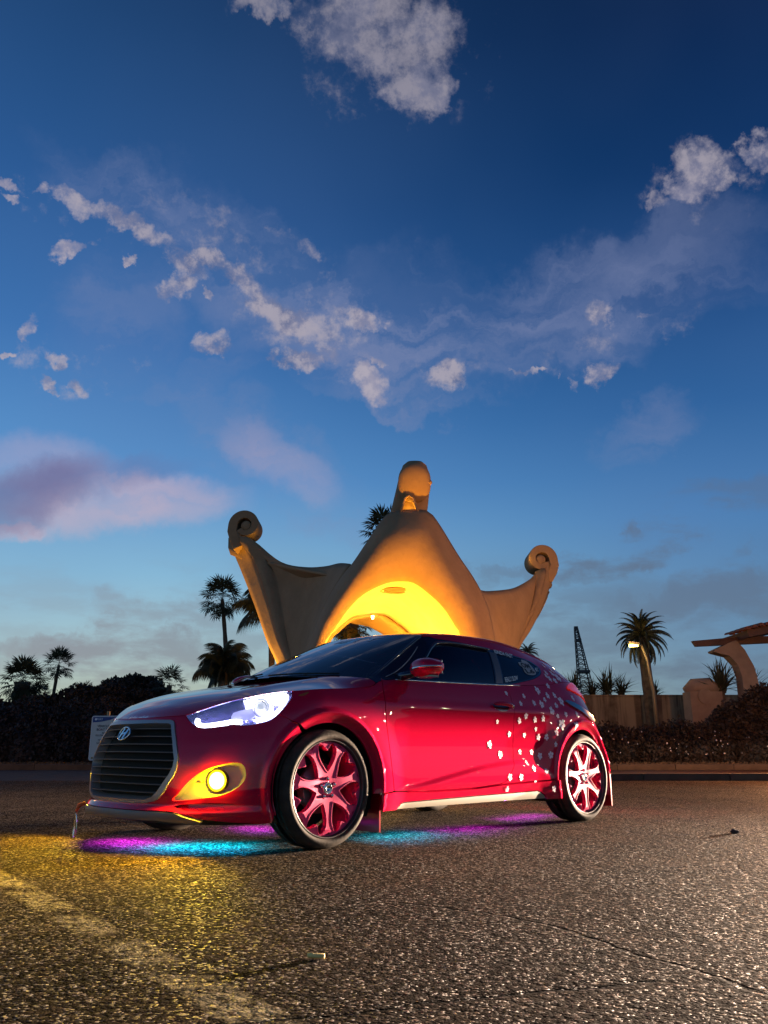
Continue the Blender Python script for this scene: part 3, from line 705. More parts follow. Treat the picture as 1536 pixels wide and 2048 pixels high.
# ---- headlamps
LENS = LENS_LOW + LENS_OUT[1:] + [(s, float(top_z(s))-.001) for s in np.linspace(-.25, -.87, 22)]
BOWL = mat('lamp_bowl', (.50,.48,.92), .2, .85)
LIT = mat('lamp_strip', (1,1,1), .4, emis=(.84,.88,1.), es=8)
LITB = mat('lamp_projector', (1,1,1), .3, emis=(.80,.84,1.), es=.55)
LITS = mat('lamp_glow_panel', (.6,.6,.9), .3, .3, emis=(.55,.56,1.), es=.6)
def bowl_depth(q): return -.055*np.clip(dist_to(LENS, q)/.03, 0, 1)
lens = patch('headlight', low, LENS, GLASS_LENS, car, res=.03, ed=.014, off=.001, thick=.004, gap=.001)
for o, sg in zip(lens, (1, -1)):
    def pp(s, z, off):
        p, n = normals(low, np.atleast_1d(np.array(s, float)), np.atleast_1d(np.array(z, float))); p = p+n*off; p[:, 1] *= sg; return [cpt(q) for q in p]
    b = patch('lamp_bowl', low, LENS, BOWL, o, res=.022, ed=.014, off=-.004, thick=0, gap=0, mirror='one', depth_fn=lambda q: -.050*np.clip(dist_to(LENS, q)/.03, 0, 1))[0]
    if sg < 0: b.data = b.data.copy(); b.data.transform(Matrix.Scale(-1, 4, (0,1,0))); b.data.flip_normals()
    # bright strip: hooks along the lower edge, then up round the outer end
    st = crv([(-.800,.700), (-.790,.678), (-.745,.668), (-.66,.676), (-.58,.689), (-.53,.686)], 6)
    MB().tube(pp(*zip(*st), -.016), [.014]*len(st), 8).build('daytime_strip', LIT, o, True)
    st = crv([(-.455,.693), (-.41,.703), (-.365,.722), (-.325,.757), (-.285,.805), (-.268,.838), (-.30,.842), (-.38,.830), (-.45,.818), (-.52,.800)], 6)
    MB().tube(pp(*zip(*st), -.016), [.012]*len(st), 8).build('daytime_strip', LIT, o, True)
    MB().tube(pp([-.81,-.79], [.702,.698], -.02), [.014,.012], 10).build('corner_lamp', LIT, o, True)
    # sloping reflector between strip and projector, reflected light put in as emission
    patch_poly = [(-.60,.700), (-.55,.695), (-.50,.700), (-.455,.722), (-.47,.775), (-.53,.765), (-.60,.735)]
    r_ = patch('glow_reflector_panel', low, patch_poly, LITS, o, res=.02, off=-.025, thick=.01, mirror='one', depth_fn=lambda q: .012*np.sin(q[:, 0]*160))[0]
    if sg < 0: r_.data.transform(Matrix.Scale(-1, 4, (0,1,0))); r_.data.flip_normals()
    # projector lamp: ring, ball lens, shroud
    c = Vector(pp(-.425, .768, -.022)[0]); f = Vector((1, 0, 0)); fw = Vector((.92, .38*sg, .05)).normalized()
    a_ = fw.cross(Vector((0,0,1))).normalized(); b_ = a_.cross(fw)
    def ringm(rad, tr, off): return MB().tube([c + fw*off + (a_*math.cos(t)+b_*math.sin(t))*rad for t in np.linspace(0, 2*math.pi, 33)], tr, 8, cap=False)
    ringm(.052, .006, .005).build('projector_ring', LITB, o, True)
    ringm(.040, .004, .0).build('projector_bezel', CHROME, o, True)
    me = bpy.data.meshes.new('projector_lens'); bm = bmesh.new(); bmesh.ops.create_uvsphere(bm, u_segments=20, v_segments=12, radius=.037); bm.to_mesh(me); bm.free()
    po = link('projector_lens', me, LITB, o, True); po.location = c - fw*.008
    MB().tube([c-fw*.01, c-fw*.05], [.050,.056], 20).build('projector_shroud', CHROME, o, True)
    for q in range(4):
        t = q/4; MB().box(Vector(pp(-.50+.03*q, .690+.006*q, -.012)[0]), (.014,.010,.012)).build('cooling_fin', CHROME, o)
# small amber marker behind the headlamp
patch('side_marker', low, crv([(-.205,.832), (-.17,.846), (-.135,.856), (-.14,.846), (-.175,.832)], 3, True), mat('amber_marker', (.45,.10,.03), .2, coat=1), car, res=.02, off=.003, thick=.004, gap=0)

# ---- fog lamp bays
bay = mat('fog_bay', (.36,.34,.30), .45)
FOGLIT = mat('fog_glass', (1,1,.8), .3, emis=(1., .74, .12), es=12)
bays = patch('fog_bay', low, FOG, bay, car, res=.02, ed=.012, gap=-.002, thick=0, off=0., depth_fn=lambda q: -.050*np.clip(dist_to(FOG, q)/.012, 0, 1)**.8)
patch('duct_floor', low, DUCT, PAINT, car, res=.012, ed=.010, gap=-.001, thick=0, depth_fn=lambda q: -.045*np.clip((q[:, 1]-.215)/.04, 0, 1))
for sg, b in zip((1, -1), bays):
    p, n = normals(low, np.array([-.645]), np.array([.376])); p = p[0]-n[0]*.028; c = Vector(cpt((p[0], p[1]*sg, p[2])))
    fw = Vector((.86, .50*sg, .0)).normalized(); a_ = Vector((0,0,1)).cross(fw).normalized(); u_ = Vector((0,0,1))
    V = [c+fw*.012]; F = []; n_ = 28
    for rr_, d in ((.02,.0115), (.044,.007), (.053,.0)):
        V += [c + fw*d + (a_*math.cos(t)+u_*math.sin(t))*rr_ for t in np.linspace(0, 2*math.pi, n_+1)[:-1]]
    F += [(0, 1+k, 1+(k+1) % n_) for k in range(n_)]
    for j in range(2): F += [(1+j*n_+k, 1+(j+1)*n_+k, 1+(j+1)*n_+(k+1) % n_, 1+j*n_+(k+1) % n_) for k in range(n_)]
    fl_o = pydata('fog_lamp', V, F, FOGLIT, b, True); fl_o.data.materials.append(mat('fog_glass_edge', (1,.8,.2), .3, emis=(1., .66, .02), es=2.6)); fl_o.data.polygons.foreach_set('material_index', [0]*(2*n_) + [1]*n_)
    MB().tube([c + fw*.002 + (a_*math.cos(t)+u_*math.sin(t))*.056 for t in np.linspace(0, 2*math.pi, 33)], .0065, 8, cap=False).build('fog_bezel', BLACK, b, True)
    MB().tube([c - fw*.03, c+fw*.0], .056, 24).build('fog_housing', BLACK, b, True)
    p, n = normals(low, np.array([-.735]), np.array([.372])); p = p[0]-n[0]*.040; q = Vector(cpt((p[0], p[1]*sg, p[2])))
    MB().tube([q - a_*.012*sg, q + a_*.012*sg], .006, 8).build('parking_sensor', SATIN, b, True)
    fwd = c2w(-(c.x+fw.x), c.y+fw.y, c.z)-c2w(-c.x, c.y, c.z); lw = c2w(-c.x, c.y, c.z) + fwd*.07
    tgt = c2w(-(c.x+1.0), c.y+.0*sg, .14)
    spot('fog_lamp_beam', lw, tgt, 190 if sg > 0 else 170, (1, .64, .03), 150, .9, .03)
    point('fog_lamp_spill', lw-fwd*.035, 11.0, (1, .70, .0), .03)

# ---- wheels
RUB = mat('tyre_rubber', (.035,.032,.030), .75, spec=.15, build=varied((.036,.031,.026), (.072,.058,.045), 14, .15, bscale=60))
def lathe(prof, n=64, closed=False):
    V = []; F = []
    for k in range(n):
        t = 2*math.pi*k/n; V += [(r_*math.cos(t), y, r_*math.sin(t)) for r_, y in prof]
    m_ = len(prof)
    for k in range(n):
        for j in range(m_-1):
            F.append((k*m_+j, ((k+1) % n)*m_+j, ((k+1) % n)*m_+j+1, k*m_+j+1))
    return V, F
# y outwards (near side); wheel plane centre y=0
TY = crv([(.264,.098), (.271,.107), (.283,.114), (.296,.113), (.310,.104), (.319,.092), (.3235,.075)], 4)
tread = [(.3235,.075), (.325,.072), (.325,.052), (.317,.051), (.317,.044), (.325,.043), (.326,.018), (.318,.017), (.318,.008), (.326,.007), (.326,-.018)]
tprof = TY + tread[1:] + [(r_, -y) for r_, y in tread[::-1]][:8] + [(r_, -y) for r_, y in TY[::-1]]
tyre_me = None
def heart(ang, tip, r1, hw, n=34):
    out = []
    L_ = r1-tip
    for k in range(n):
        t = 2*math.pi*k/n
        hx_ = abs(math.sin(t))**1.6*(1 if math.sin(t) > 0 else -1); hy = (13*math.cos(t)-5*math.cos(2*t)-2*math.cos(3*t)-math.cos(4*t))   # -17..12
        v = (hy+17)/29.0; out.append((hx_*hw*(.86+.14*min(1, v*1.25)), tip + L_*v))
    c, s = math.cos(ang), math.sin(ang)
    return [(x*c + y*s, -x*s + y*c) for x, y in out]        # ang clockwise from up
def dish(r_): return .098 - .012*np.exp(-(np.asarray(r_)/.085)**2)*1.0 - .012*np.clip((r_-.22)/.03, 0, 1)
hearts = [heart(R(3)+2*math.pi*k/7, .090, .243, .067) for k in range(7)]
tris_ = []
for k in range(7):
    a = R(3)+2*math.pi*(k+.5)/7
    def pl(r_, da): return (r_*math.sin(a+da), r_*math.cos(a+da))
    tris_.append([pl(.2495, -.09), pl(.2505, 0), pl(.2495, .09), pl(.244, .05), pl(.236, .0), pl(.244, -.05)])
lugs = [(.052*math.sin(2*math.pi*k/5+.05), .052*math.cos(2*math.pi*k/5+.05)) for k in range(5)]
lug_h = [[(x+.014*math.cos(t), y+.014*math.sin(t)) for t in np.linspace(0, 2*math.pi, 13)[:-1]] for x, y in lugs]
outer = [(.2565*math.cos(t), .2565*math.sin(t)) for t in np.linspace(0, 2*math.pi, 97)[:-1]]
def rim_mesh():
    big = [inset(h, -.0065) for h in hearts]
    VV, FF, B = triangulate(outer, big+tris_+lug_h, .016, .008)
    V = []; mi = []
    V = [(x, float(dish(math.hypot(x, z))), z) for x, z in VV]; F = list(FF); M_ = [0]*len(F)
    # fix winding so that faces look along +y
    F = [f if np.cross(np.array(V[f[1]])-V[f[0]], np.array(V[f[2]])-V[f[0]])[1] > 0 else f[::-1] for f in F]
    for h in hearts:
        loops = []
        for off, dy in ((-.0065, 0), (-.0042, .0035), (-.0015, .0035), (0, .0), (.001, -.010), (.0020, -.028)):
            L_ = densify(inset(h, -.0065) if off == -.0065 else inset(h, off), 1.0)
            loops.append([(x, float(dish(math.hypot(x, z)))+dy, z) for x, z in L_])
        n = len(loops[0])
        for j in range(len(loops)-1):
            k0 = len(V); V += loops[j]; k1 = len(V); V += loops[j+1]
            for i in range(n):
                F.append((k0+i, k0+(i+1) % n, k1+(i+1) % n, k1+i)); M_.append(0 if j < 3 else 1)
    for loop, dp in [(t, .012) for t in tris_] + [(t, .03) for t in lug_h]:
        L_ = densify(loop, .01); n = len(L_); k0 = len(V); V += [(x, float(dish(math.hypot(x, z))), z) for x, z in L_]; k1 = len(V); V += [(x, float(dish(math.hypot(x, z)))-dp, z) for x, z in L_]
        F += [(k0+i, k0+(i+1) % n, k1+(i+1) % n, k1+i) for i in range(n)]; M_ += [1]*n
        F.append(tuple(range(k1, k1+n))); M_.append(1)
    # outer edge
    k0 = len(V); n = len(outer); V += [(x, float(dish(.2565)), z) for x, z in outer]; k1 = len(V); V += [(x, float(dish(.2565))-.02, z) for x, z in outer]
    F += [(k0+i, k0+(i+1) % n, k1+(i+1) % n, k1+i) for i in range(n)]; M_ += [0]*n
    me = bpy.data.meshes.new('rim_face'); me.from_pydata(V, [], F); me.materials.append(PINK); me.materials.append(PINKDARK)
    me.polygons.foreach_set('material_index', M_); me.update()
    return me
def mesh_of(V, F, m, name, smooth=True):
    me = bpy.data.meshes.new(name); me.from_pydata([tuple(map(float, v)) for v in V], [], F); me.materials.append(m)
    if smooth: me.polygons.foreach_set('use_smooth', [True]*len(F))
    me.update(); return me
RIMF = rim_mesh()
BARREL = mesh_of(*lathe([(.264,.100), (.268,.104), (.2665,.108), (.2605,.107), (.2590,.098), (.2590,.088), (.255,.086), (.247,.070), (.232,.03), (.230,-.08), (.255,-.10)], 72), mat('rim_lip', (.06,.055,.055), .35, .5), 'wheel_barrel')
BARREL.materials.append(PINKDARK); BARREL.polygons.foreach_set('material_index', [1 if (i % 10) >= 7 else 0 for i in range(len(BARREL.polygons))])
TYRE = mesh_of(*lathe(tprof, 84), RUB, 'tyre')
DISC = mesh_of(*lathe([(.0,.02), (.07,.02), (.075,.0), (.140,.0), (.140,-.022), (.0,-.022)], 40), mat('brake_disc', (.30,.28,.27), .35, .9), 'brake_disc')
HUBB = mesh_of(*lathe([(.0,-.07), (.20,-.07), (.22,-.09)], 24), DARK, 'hub_back')
CAPM = mesh_of(*lathe([(.0,.004), (.012,.004), (.014,.008), (.022,.008), (.0245,.003), (.028,.010), (.034,.006), (.035,-.006)], 24), CHROME, 'centre_cap')
LUG = mesh_of(*lathe([(.0,.016), (.006,.0155), (.0095,.011), (.0105,.0), (.0105,-.014)], 8), CHROME, 'lug_nut', False)
def cal_mesh():
    m_ = MB()
    for k in range(7):
        a0 = -.5+k/7
        m_.box((.125*math.cos(a0), .01, .125*math.sin(a0)), (.05,.055,.024), Matrix.Rotation(-a0, 3, 'Y'))
    me = bpy.data.meshes.new('brake_caliper'); me.from_pydata(m_.v, [], m_.f); me.materials.append(mat('caliper', (.20,.17,.15), .45, .5)); return me
CAL = cal_mesh()
txt_cache = {}
def text_mesh(s, size=1., extrude=0., bold=0.):
    cu = bpy.data.curves.new('t', 'FONT'); cu.body = s; cu.size = size; cu.extrude = extrude; cu.offset = bold; cu.align_x = 'CENTER'; cu.align_y = 'CENTER'; cu.resolution_u = 3
    o = bpy.data.objects.new('t', cu); COL.objects.link(o); dg = bpy.context.evaluated_depsgraph_get(); dg.update()
    me = bpy.data.meshes.new_from_object(o.evaluated_get(dg)); bpy.data.objects.remove(o); bpy.data.curves.remove(cu)
    return me
def wheel(x, yc, sg, steer=0., spin=0.):
    w = link('wheel', BARREL, None, car, True); w.location = cpt((x, yc*sg, .3245)); 
    # mesh +y is outwards; for the far side turn about z
    w.rotation_euler = (0, 0, (0 if sg > 0 else math.pi) + steer)
    # seen from outside the picture's clockwise runs towards the front: mirror of mesh x is harmless
    for nm, me in (('tyre', TYRE), ('rim_face', RIMF), ('brake_disc', DISC), ('brake_caliper', CAL), ('centre_cap', CAPM), ('hub_back', HUBB)):
        c = link(nm, me, None, w); c.location = {'brake_disc': (0,.02,0), 'brake_caliper': (0,.02,0), 'centre_cap': (0,.090,0)}.get(nm, (0,0,0))
        if nm == 'brake_caliper': c.rotation_euler = (0, R(0), 0)
    for (a, b) in lugs:
        c = link('lug_nut', LUG, None, w); c.location = (a, .088, b)
    return w
for x in (0., 2.65):
    for sg in (1, -1): w_ = wheel(x, .778, sg)
# tyre lettering on the near front wheel: raised bumps of letters
# wheel wells and underbody
for x in (0., 2.65):
    for sg in (1, -1):
        V = []; F = []; n = 24
        for k in range(n+1):
            a = R(-28 + 236*k/n); V += [cpt((x+.375*math.cos(a), sg*yy, .33+.375*math.sin(a))) for yy in (.50, .845)]
            if k: F.append((2*k-2, 2*k-1, 2*k+1, 2*k))
        k0 = len(V); V += [cpt((x, sg*.50, .33))] + [cpt((x+.375*math.cos(R(-28+236*k/n)), sg*.50, .33+.375*math.sin(R(-28+236*k/n)))) for k in range(n+1)]
        F += [(k0, k0+1+k, k0+2+k) for k in range(n)]
        pydata('wheel_well', V, F, DARK, car, True)
ub = MB(); ub.box((-1.33, 0, .235), (1.86, 1.56, .09)); ub.box((.45,0,.20), (.42,1.1,.08)); ub.box((0,0,.26), (.6,.9,.1)); ub.box((-2.65,0,.28), (.7,.9,.12)); ub.box((-3.1,0,.27), (.4,1.4,.1)); ub.build('floor_pan', DARK, car)
for sg in (1, -1):
    MB().box((-2.30, sg*.74, .19), (.18,.12,.05)).build('jacking_beam', DARK, car)
# mud flaps
def flap(x, ylo, yhi, z0, z1, sg):
    V = []; out = [(ylo, z0), (yhi, z0), (yhi, z1-.06), (yhi-.035, z1), (ylo, z1)]
    for xx in (x, x+.012): V += [cpt((xx + .03*(z1-z)/(z1-z0)*0, sg*y, z)) for y, z in out]
    n = len(out); F = [tuple(range(n)), tuple(range(2*n-1, n-1, -1))] + [(i, (i+1) % n, n+(i+1) % n, n+i) for i in range(n)]
    return pydata('mud_flap', V, F, PAINT_R, car)
for sg in (1, -1): flap(.425, .62, .855, .060, .385, sg); flap(3.035, .62, .865, .094, .40, sg)
# ---- mirrors
def mirror(sg):
    V = []; F = []; nu, nv = 22, 14; c0 = (.735, .985, 1.045)
    rows = []
    for i in range(nu+1):
        t = i/nu; y = -.125+.25*t          # along the body-outwards axis
        prof = max(0., 1-abs(2*t-1)**3.2)**.5; hz = .066*prof*(.62+.38*math.sin(math.pi*min(1, t*.9+.1))); hx_ = .135*prof*(.72+.28*t)
        rows.append((t, y, hz, hx_))
    for (t, y, hz, hx_) in rows:
        for k in range(nv):
            a = 2*math.pi*k/nv; cx, cz = math.cos(a), math.sin(a)
            cx = (abs(cx)**.8)*(1 if cx > 0 else -1); xx = hx_*cx
            if xx > .045: xx = .045      # flat glass side
            V.append(cpt((c0[0]+xx + .03*(1-t), sg*(c0[1]+y-.02), c0[2]+hz*(abs(cz)**.85)*(1 if cz > 0 else -1) - .010*(1-t))))
    for i in range(nu):
        for k in range(nv): F.append((i*nv+k, i*nv+(k+1) % nv, (i+1)*nv+(k+1) % nv, (i+1)*nv+k))
    m_ = pydata('wing_mirror', V, F, PAINT, car, True)
    st = MB(); pts = [cpt((c0[0]-.118+.09*abs(t)**3, sg*(c0[1]+.095*t+.01), c0[2]-.012+.012*t)) for t in np.linspace(-.8, 1.08, 12)]
    st.tube(pts, [.004+.006*math.sin(math.pi*min(1, .35+i/12*.6)) for i in range(12)], 6).build('indicator', CHROME, m_, True)
    MB().tube([cpt((.66, sg*.77, .985)), cpt((.70, sg*.84, 1.0)), cpt((.735, sg*.90, 1.02))], [.030,.026,.024], 10).build('mirror_stalk', BLACKGLOSS, m_, True)
    b = MB().box(cpt((.735,sg*.98,.985)), (.08,.12,.012)).build('mirror_base', BLACKGLOSS, m_)
    MB().box(cpt((.785,sg*.965,1.045)), (.004,.19,.085)).build('mirror_glass', CHROME, m_)
for sg in (1, -1): mirror(sg)
# ---- door handles
for sg in (1, -1):
    cup = patch('handle_cup_shade', low, crv([(1.555,.842), (1.60,.858), (1.66,.860), (1.715,.850), (1.73,.833), (1.70,.805), (1.64,.795), (1.58,.805), (1.553,.822)], 4, True), mat('cup_shade_red', (.05,.002,.006), .25, coat=1.), car, res=.014, off=.0012, thick=0, gap=0, mirror='one')[0]  # flat patch: shade of the handle recess put into its dark colour
    if sg < 0: cup.data.transform(Matrix.Scale(-1, 4, (0,1,0))); cup.data.flip_normals()
    pts = []; rad = []
    for t in np.linspace(0, 1, 16):
        s = 1.548+.205*t; p, n = normals(low, np.array([s]), np.array([.838-.012*t])); d = .010+.030*math.sin(math.pi*min(max(t, .02), .98))**.5; p = p[0]+n[0]*d
        pts.append(cpt((p[0], p[1]*sg, p[2]))); rad.append(.0155*(.55+.45*math.sin(math.pi*t)**.5))
    h_ = MB().tube(pts, rad, 10).build('door_handle', PAINT, car, True)
    MB().tube([pts[-3], pts[-1]], [.0165,.013], 10).build('handle_cap', CHROME, h_, True)
# ---- tail lamps and the pale fin under them
TAILM = mat('tail_lens', (.55,.01,.01), .15, coat=1., emis=(1,.02,.01), es=.35)
tl = patch('tail_lamp', low, crv([(2.62,1.005), (2.70,1.04), (2.82,1.060), (2.95,1.055), (3.10,1.02), (3.20,.96), (3.22,.90), (3.12,.895), (3.02,.915), (2.93,.945), (2.80,.965), (2.70,.985)], 4, True), TAILM, car, res=.02, off=.010, thick=.014, gap=0,
      depth_fn=lambda q: .004*np.sin(q[:, 0]*110)*np.sin(q[:, 1]*140))
patch('tail_lamp_rim', low, crv([(2.98,.905), (3.10,.888), (3.20,.885), (3.215,.86), (3.10,.862), (2.99,.885)], 4, True), mat('amber_lens', (.5,.30,.05), .2, coat=1.), car, res=.02, off=.008, thick=.01, gap=0)
patch('side_fin', low, crv([(2.46,.893), (2.50,.902), (2.58,.885), (2.70,.845), (2.80,.805), (2.86,.79), (2.86,.755), (2.80,.748), (2.72,.775), (2.62,.820), (2.52,.858)], 4, True), mat('fin_chrome', (.42,.38,.36), .2, .9), car, res=.02, off=.014, thick=.014, gap=0)

# ---- flower stickers (flat vinyl on the paint)
FLW = [(2.018, 0.978, 0.036), (2.16, 0.97, 0.048), (1.95, 0.917, 0.029), (2.262, 0.934, 0.037), (2.046, 0.869, 0.033), (2.137, 0.863, 0.045), (2.414, 0.896, 0.053), (2.326, 0.861, 0.034), (2.241, 0.819, 0.048), (1.909, 0.771, 0.035), (1.832, 0.736, 0.035), (2.018, 0.747, 0.035), (2.118, 0.757, 0.036), (1.578, 0.724, 0.025), (2.406, 0.795, 0.031), (2.333, 0.718, 0.061), (2.503, 0.71, 0.047), (3.216, 0.718, 0.038), (2.26, 0.658, 0.036), (1.895, 0.635, 0.029), (2.066, 0.622, 0.036), (2.15, 0.622, 0.036), (1.498, 0.568, 0.041), (1.842, 0.518, 0.029), (1.982, 0.515, 0.032), (2.075, 0.488, 0.039), (2.182, 0.495, 0.042), (1.611, 0.5, 0.039), (1.968, 0.401, 0.035), (1.677, 0.347, 0.037), (1.806, 0.343, 0.037), (1.638, 0.272, 0.034), (2.181, 0.256, 0.036), (2.357, 1.046, 0.044), (2.435, 1.081, 0.028), (2.45, 1.008, 0.056), (2.572, 1.088, 0.077)]
def flower_poly(c, r_, rot):
    out = []
    for k in range(60):
        t = 2*math.pi*k/60; rr_ = r_*(.50+.50*abs(math.cos(2.5*t))**.7); rr_ *= 1+.08*math.sin(3*t+rot)
        out.append((c[0]+rr_*math.cos(t+rot), c[1]+rr_*math.sin(t+rot)*1.12))
    out_h = [(c[0]+r_*.17*math.cos(t), c[1]+r_*.17*math.sin(t)) for t in np.linspace(0, 2*math.pi, 9)[:-1]]
    return out, out_h

FLW += [(1.75,.93,.026), (1.88,.86,.03), (2.20,.90,.03), (2.36,.94,.035), (1.72,.64,.03), (2.03,.68,.026), (2.24,.57,.03), (1.90,.44,.028), (2.12,.38,.03), (2.30,.78,.028), (2.62,.93,.035), (2.72,.80,.03), (2.55,.80,.03), (1.98,.30,.03)]
for i, (s, z, w) in enumerate(FLW):
    rot = rng.uniform(0, 6.28); po, ho = flower_poly((s, z), w*.61, rot)
    if z > float(top_z(s))-.035:
        continue
    offv = .0185 if z < .30 else .0022
    VV, FF, B = triangulate(po, [ho], w*.4, w*.2); p, n = normals(low, VV[:, 0], VV[:, 1]); p = p+n*offv
    for sg in (1, -1):
        V = [cpt((q[0], q[1]*sg, q[2])) for q in p]; N0 = n[0]*np.array([-1, sg, 1])
        F = [f if np.cross(np.array(V[f[1]])-V[f[0]], np.array(V[f[2]])-V[f[0]])@N0 > 0 else f[::-1] for f in FF]
        fo = pydata('flower_sticker', V, F, DECAL, car, True)
        # pistil line
        if w > .030 and sg > 0:
            a = rot+.6; q0 = (s+w*.1*math.cos(a), z+w*.1*math.sin(a)); q1 = (s+w*.75*math.cos(a), z+w*.75*math.sin(a))
            pa, na = normals(low, np.array([q0[0], q1[0]]), np.array([q0[1], q1[1]])); pa = pa+na*(offv+.0005)
            MB().tube([cpt(pa[0]), cpt(pa[1])], .0013, 4).build('flower_pistil', DECAL, fo)
for (s, v, w) in ((2.43,.10,.045), (2.50,.02,.05), (2.60,.12,.075), (2.44,.30,.04), (2.62,.42,.05), (2.52,.55,.035), (2.55,.28,.05), (2.40,.20,.035), (2.72,.20,.06), (2.70,.50,.04), (2.34,-.10,.04), (2.82,.10,.05), (2.60,.68,.035)):
    po, ho = flower_poly((0, 0), w*.58, rng.uniform(0, 6)); VV, FF, B = triangulate(po, [ho], w*.4, w*.2)
    a, b = s+VV[:, 0], v+.06+VV[:, 1]/.3; p, n = normals(side, a, b); p = p+n*.003
    for sg in (1, -1):
        V = [cpt((q[0], q[1]*sg, q[2])) for q in p]; pydata('flower_sticker', V, FF, DECAL, car, True)
# ---- words on the glass
def glass_text(txt, quad, F, m, off, name, bold=.012, sgs=(1,), mirror_read=False):
    me = text_mesh(txt, 1., 0, bold); co = np.array([v.co[:] for v in me.vertices]); lo = co.min(0); hi = co.max(0)
    u = (co[:, 0]-lo[0])/(hi[0]-lo[0]); v = (co[:, 1]-lo[1])/(hi[1]-lo[1]); q = np.array(quad)   # bl, br, tr, tl
    for sg in sgs:
        uu = u if sg > 0 else 1-u
        D = (q[0]*((1-uu)*(1-v))[:, None] + q[1]*(uu*(1-v))[:, None] + q[2]*(uu*v)[:, None] + q[3]*((1-uu)*v)[:, None])
        p, n = normals(F, D[:, 0], D[:, 1]); p = p+n*off
        fs = [tuple(f.vertices) for f in me.polygons]
        pydata(name, [cpt((a, b*sg, c)) for a, b, c in p], fs, m, car)
glass_text('KINDA FAST', [(1.822,.690), (2.045,.640), (2.07,.745), (1.835,.778)], side, WHITEVINYL, .004, 'window_lettering', .02, (1, -1))
glass_text('REALLY SLOW', [(1.792,.052), (1.962,.112), (1.978,.215), (1.800,.160)], side, WHITEVINYL, .004, 'window_lettering', .02, (1, -1))
glass_text('6T', [(2.285,.37), (2.335,.38), (2.345,.49), (2.295,.49)], side, WHITEVINYL, .004, 'window_lettering', .02, (1, -1))
bg_poly = crv([(2.10,.57), (2.15,.585), (2.17,.66), (2.235,.655), (2.26,.60), (2.275,.46), (2.27,.32), (2.21,.26), (2.14,.27), (2.11,.33), (2.115,.44), (2.09,.50)], 3, True)
STG = mat('sticker_grey', (.40,.38,.38), .5)
patch('round_sticker', side, bg_poly, STG, car, res=.02, off=-.0005, thick=0, gap=0, ms=MS)
glass_text('OM', [(2.115,.44), (2.235,.43), (2.24,.57), (2.11,.565)], side, BLACK, .0015, 'sticker_lettering', .04, (1, -1))
glass_text('L6', [(2.135,.29), (2.255,.31), (2.26,.42), (2.12,.415)], side, BLACK, .0015, 'sticker_lettering', .04, (1, -1))
glass_text('IETY', [(-.05,.83), (.60,.83), (.60,.93), (-.05,.93)], lambda a, b: ws(a, b), mat('banner_vinyl', (.75,.77,.82), .6), .002, 'windscreen_lettering', .01)
# ---- cabin
dash = MB(); dash.box((-.62, 0, .90), (.34,1.34,.10)); dash.box((-.78,0,.84), (.2,1.3,.16)); dash.build('dashboard', mat('dash', (.05,.045,.05), .7), car)
sw = MB(); c = Vector((-.98,.36,.93)); ax = Vector((-.9,0,.42)).normalized(); a_ = Vector((0,1,0)); b_ = ax.cross(a_)
sw.tube([c+(a_*math.cos(t)+b_*math.sin(t))*.185 for t in np.linspace(0, 2*math.pi, 33)], .014, 8, cap=False); sw.tube([c-a_*.18, c+a_*.18], .02, 6); sw.tube([c, c-b_*.17], .018, 6); sw.tube([c, Vector((-.72,.36,.84))], .03, 8)
sw.build('steering_wheel', mat('steering', (.10,.10,.11), .5), car, True)
for y in (.37, -.37):
    s_ = MB(); s_.box((-1.32,y,.52), (.50,.50,.16)); s_.box((-1.62,y,.86), (.14,.48,.60), Matrix.Rotation(R(-14), 3, 'Y')); so = s_.build('front_seat', SEATM, car); bv = so.modifiers.new('b', 'BEVEL'); bv.width = .05; bv.segments = 3
    hd = MB().box((-1.74,y,1.20), (.09,.25,.17)).build('headrest', SEATM, so); bv = hd.modifiers.new('b', 'BEVEL'); bv.width = .03; bv.segments = 3
rs = MB(); rs.box((-2.35,0,.60), (.5,1.2,.2)); rs.box((-2.60,0,.85), (.12,1.15,.5)); rs.build('rear_seat', SEATM, car)
MB().box((-.93,0,1.27), (.02,.22,.055)).build('rear_view_mirror', BLACK, car)
MB().box((-1.6, .0, .31), (2.6,1.5,.06)).build('cabin_floor', DARK, car)
for sg in (1, -1): MB().box((-1.2, sg*.74, .62), (1.3,.05,.58)).build('door_trim', SEATM, car)
MB().box((-.40, 0, .60), (.03,1.3,.5)).build('bulkhead', DARK, car)
MB().box((.50, 0, .45), (.03,1.0,.45)).build('radiator', DARK, car)
# ---- underglow strips
CY = mat('led_cyan', (0,.3,.4), .5, emis=(0,.50,1.), es=9); PU = mat('led_purple', (.3,0,.4), .5, emis=(.55,.03,1.), es=9)
def led(p0, p1, m_, power, col, z=.148):
    MB().tube([cpt((*p0, z)), cpt((*p1, z))], .006, 6).build('underglow_strip', m_, car)
    mid = ((p0[0]+p1[0])/2, (p0[1]+p1[1])/2); L_ = math.hypot(p1[0]-p0[0], p1[1]-p0[1]); w0 = c2w(*mid, z-.010)
    o = area('underglow_light', w0, w0-Vector((0,0,1)), power*1.5, col, L_, .22); o.data.use_shadow = True; o.data.spread = R(150)
    d = c2w(*p1, 0)-c2w(*p0, 0); o.rotation_euler = (0, 0, math.atan2(d.y, d.x))
cy, pu = (.0,.48,1.), (.50,.02,1.)
led((-.26,.44), (-.58,.05), CY, 26, cy); led((-.58,.0), (-.60,-.42), PU, 11, pu); led((.42,-.22), (.55,-.60), PU, 7, pu)
led((.52,.60), (1.10,.64), CY, 24, cy, .2); led((1.18,.64), (1.75,.66), PU, 14, pu, .2); led((2.3,.35), (3.0,.2), PU, 6, pu)
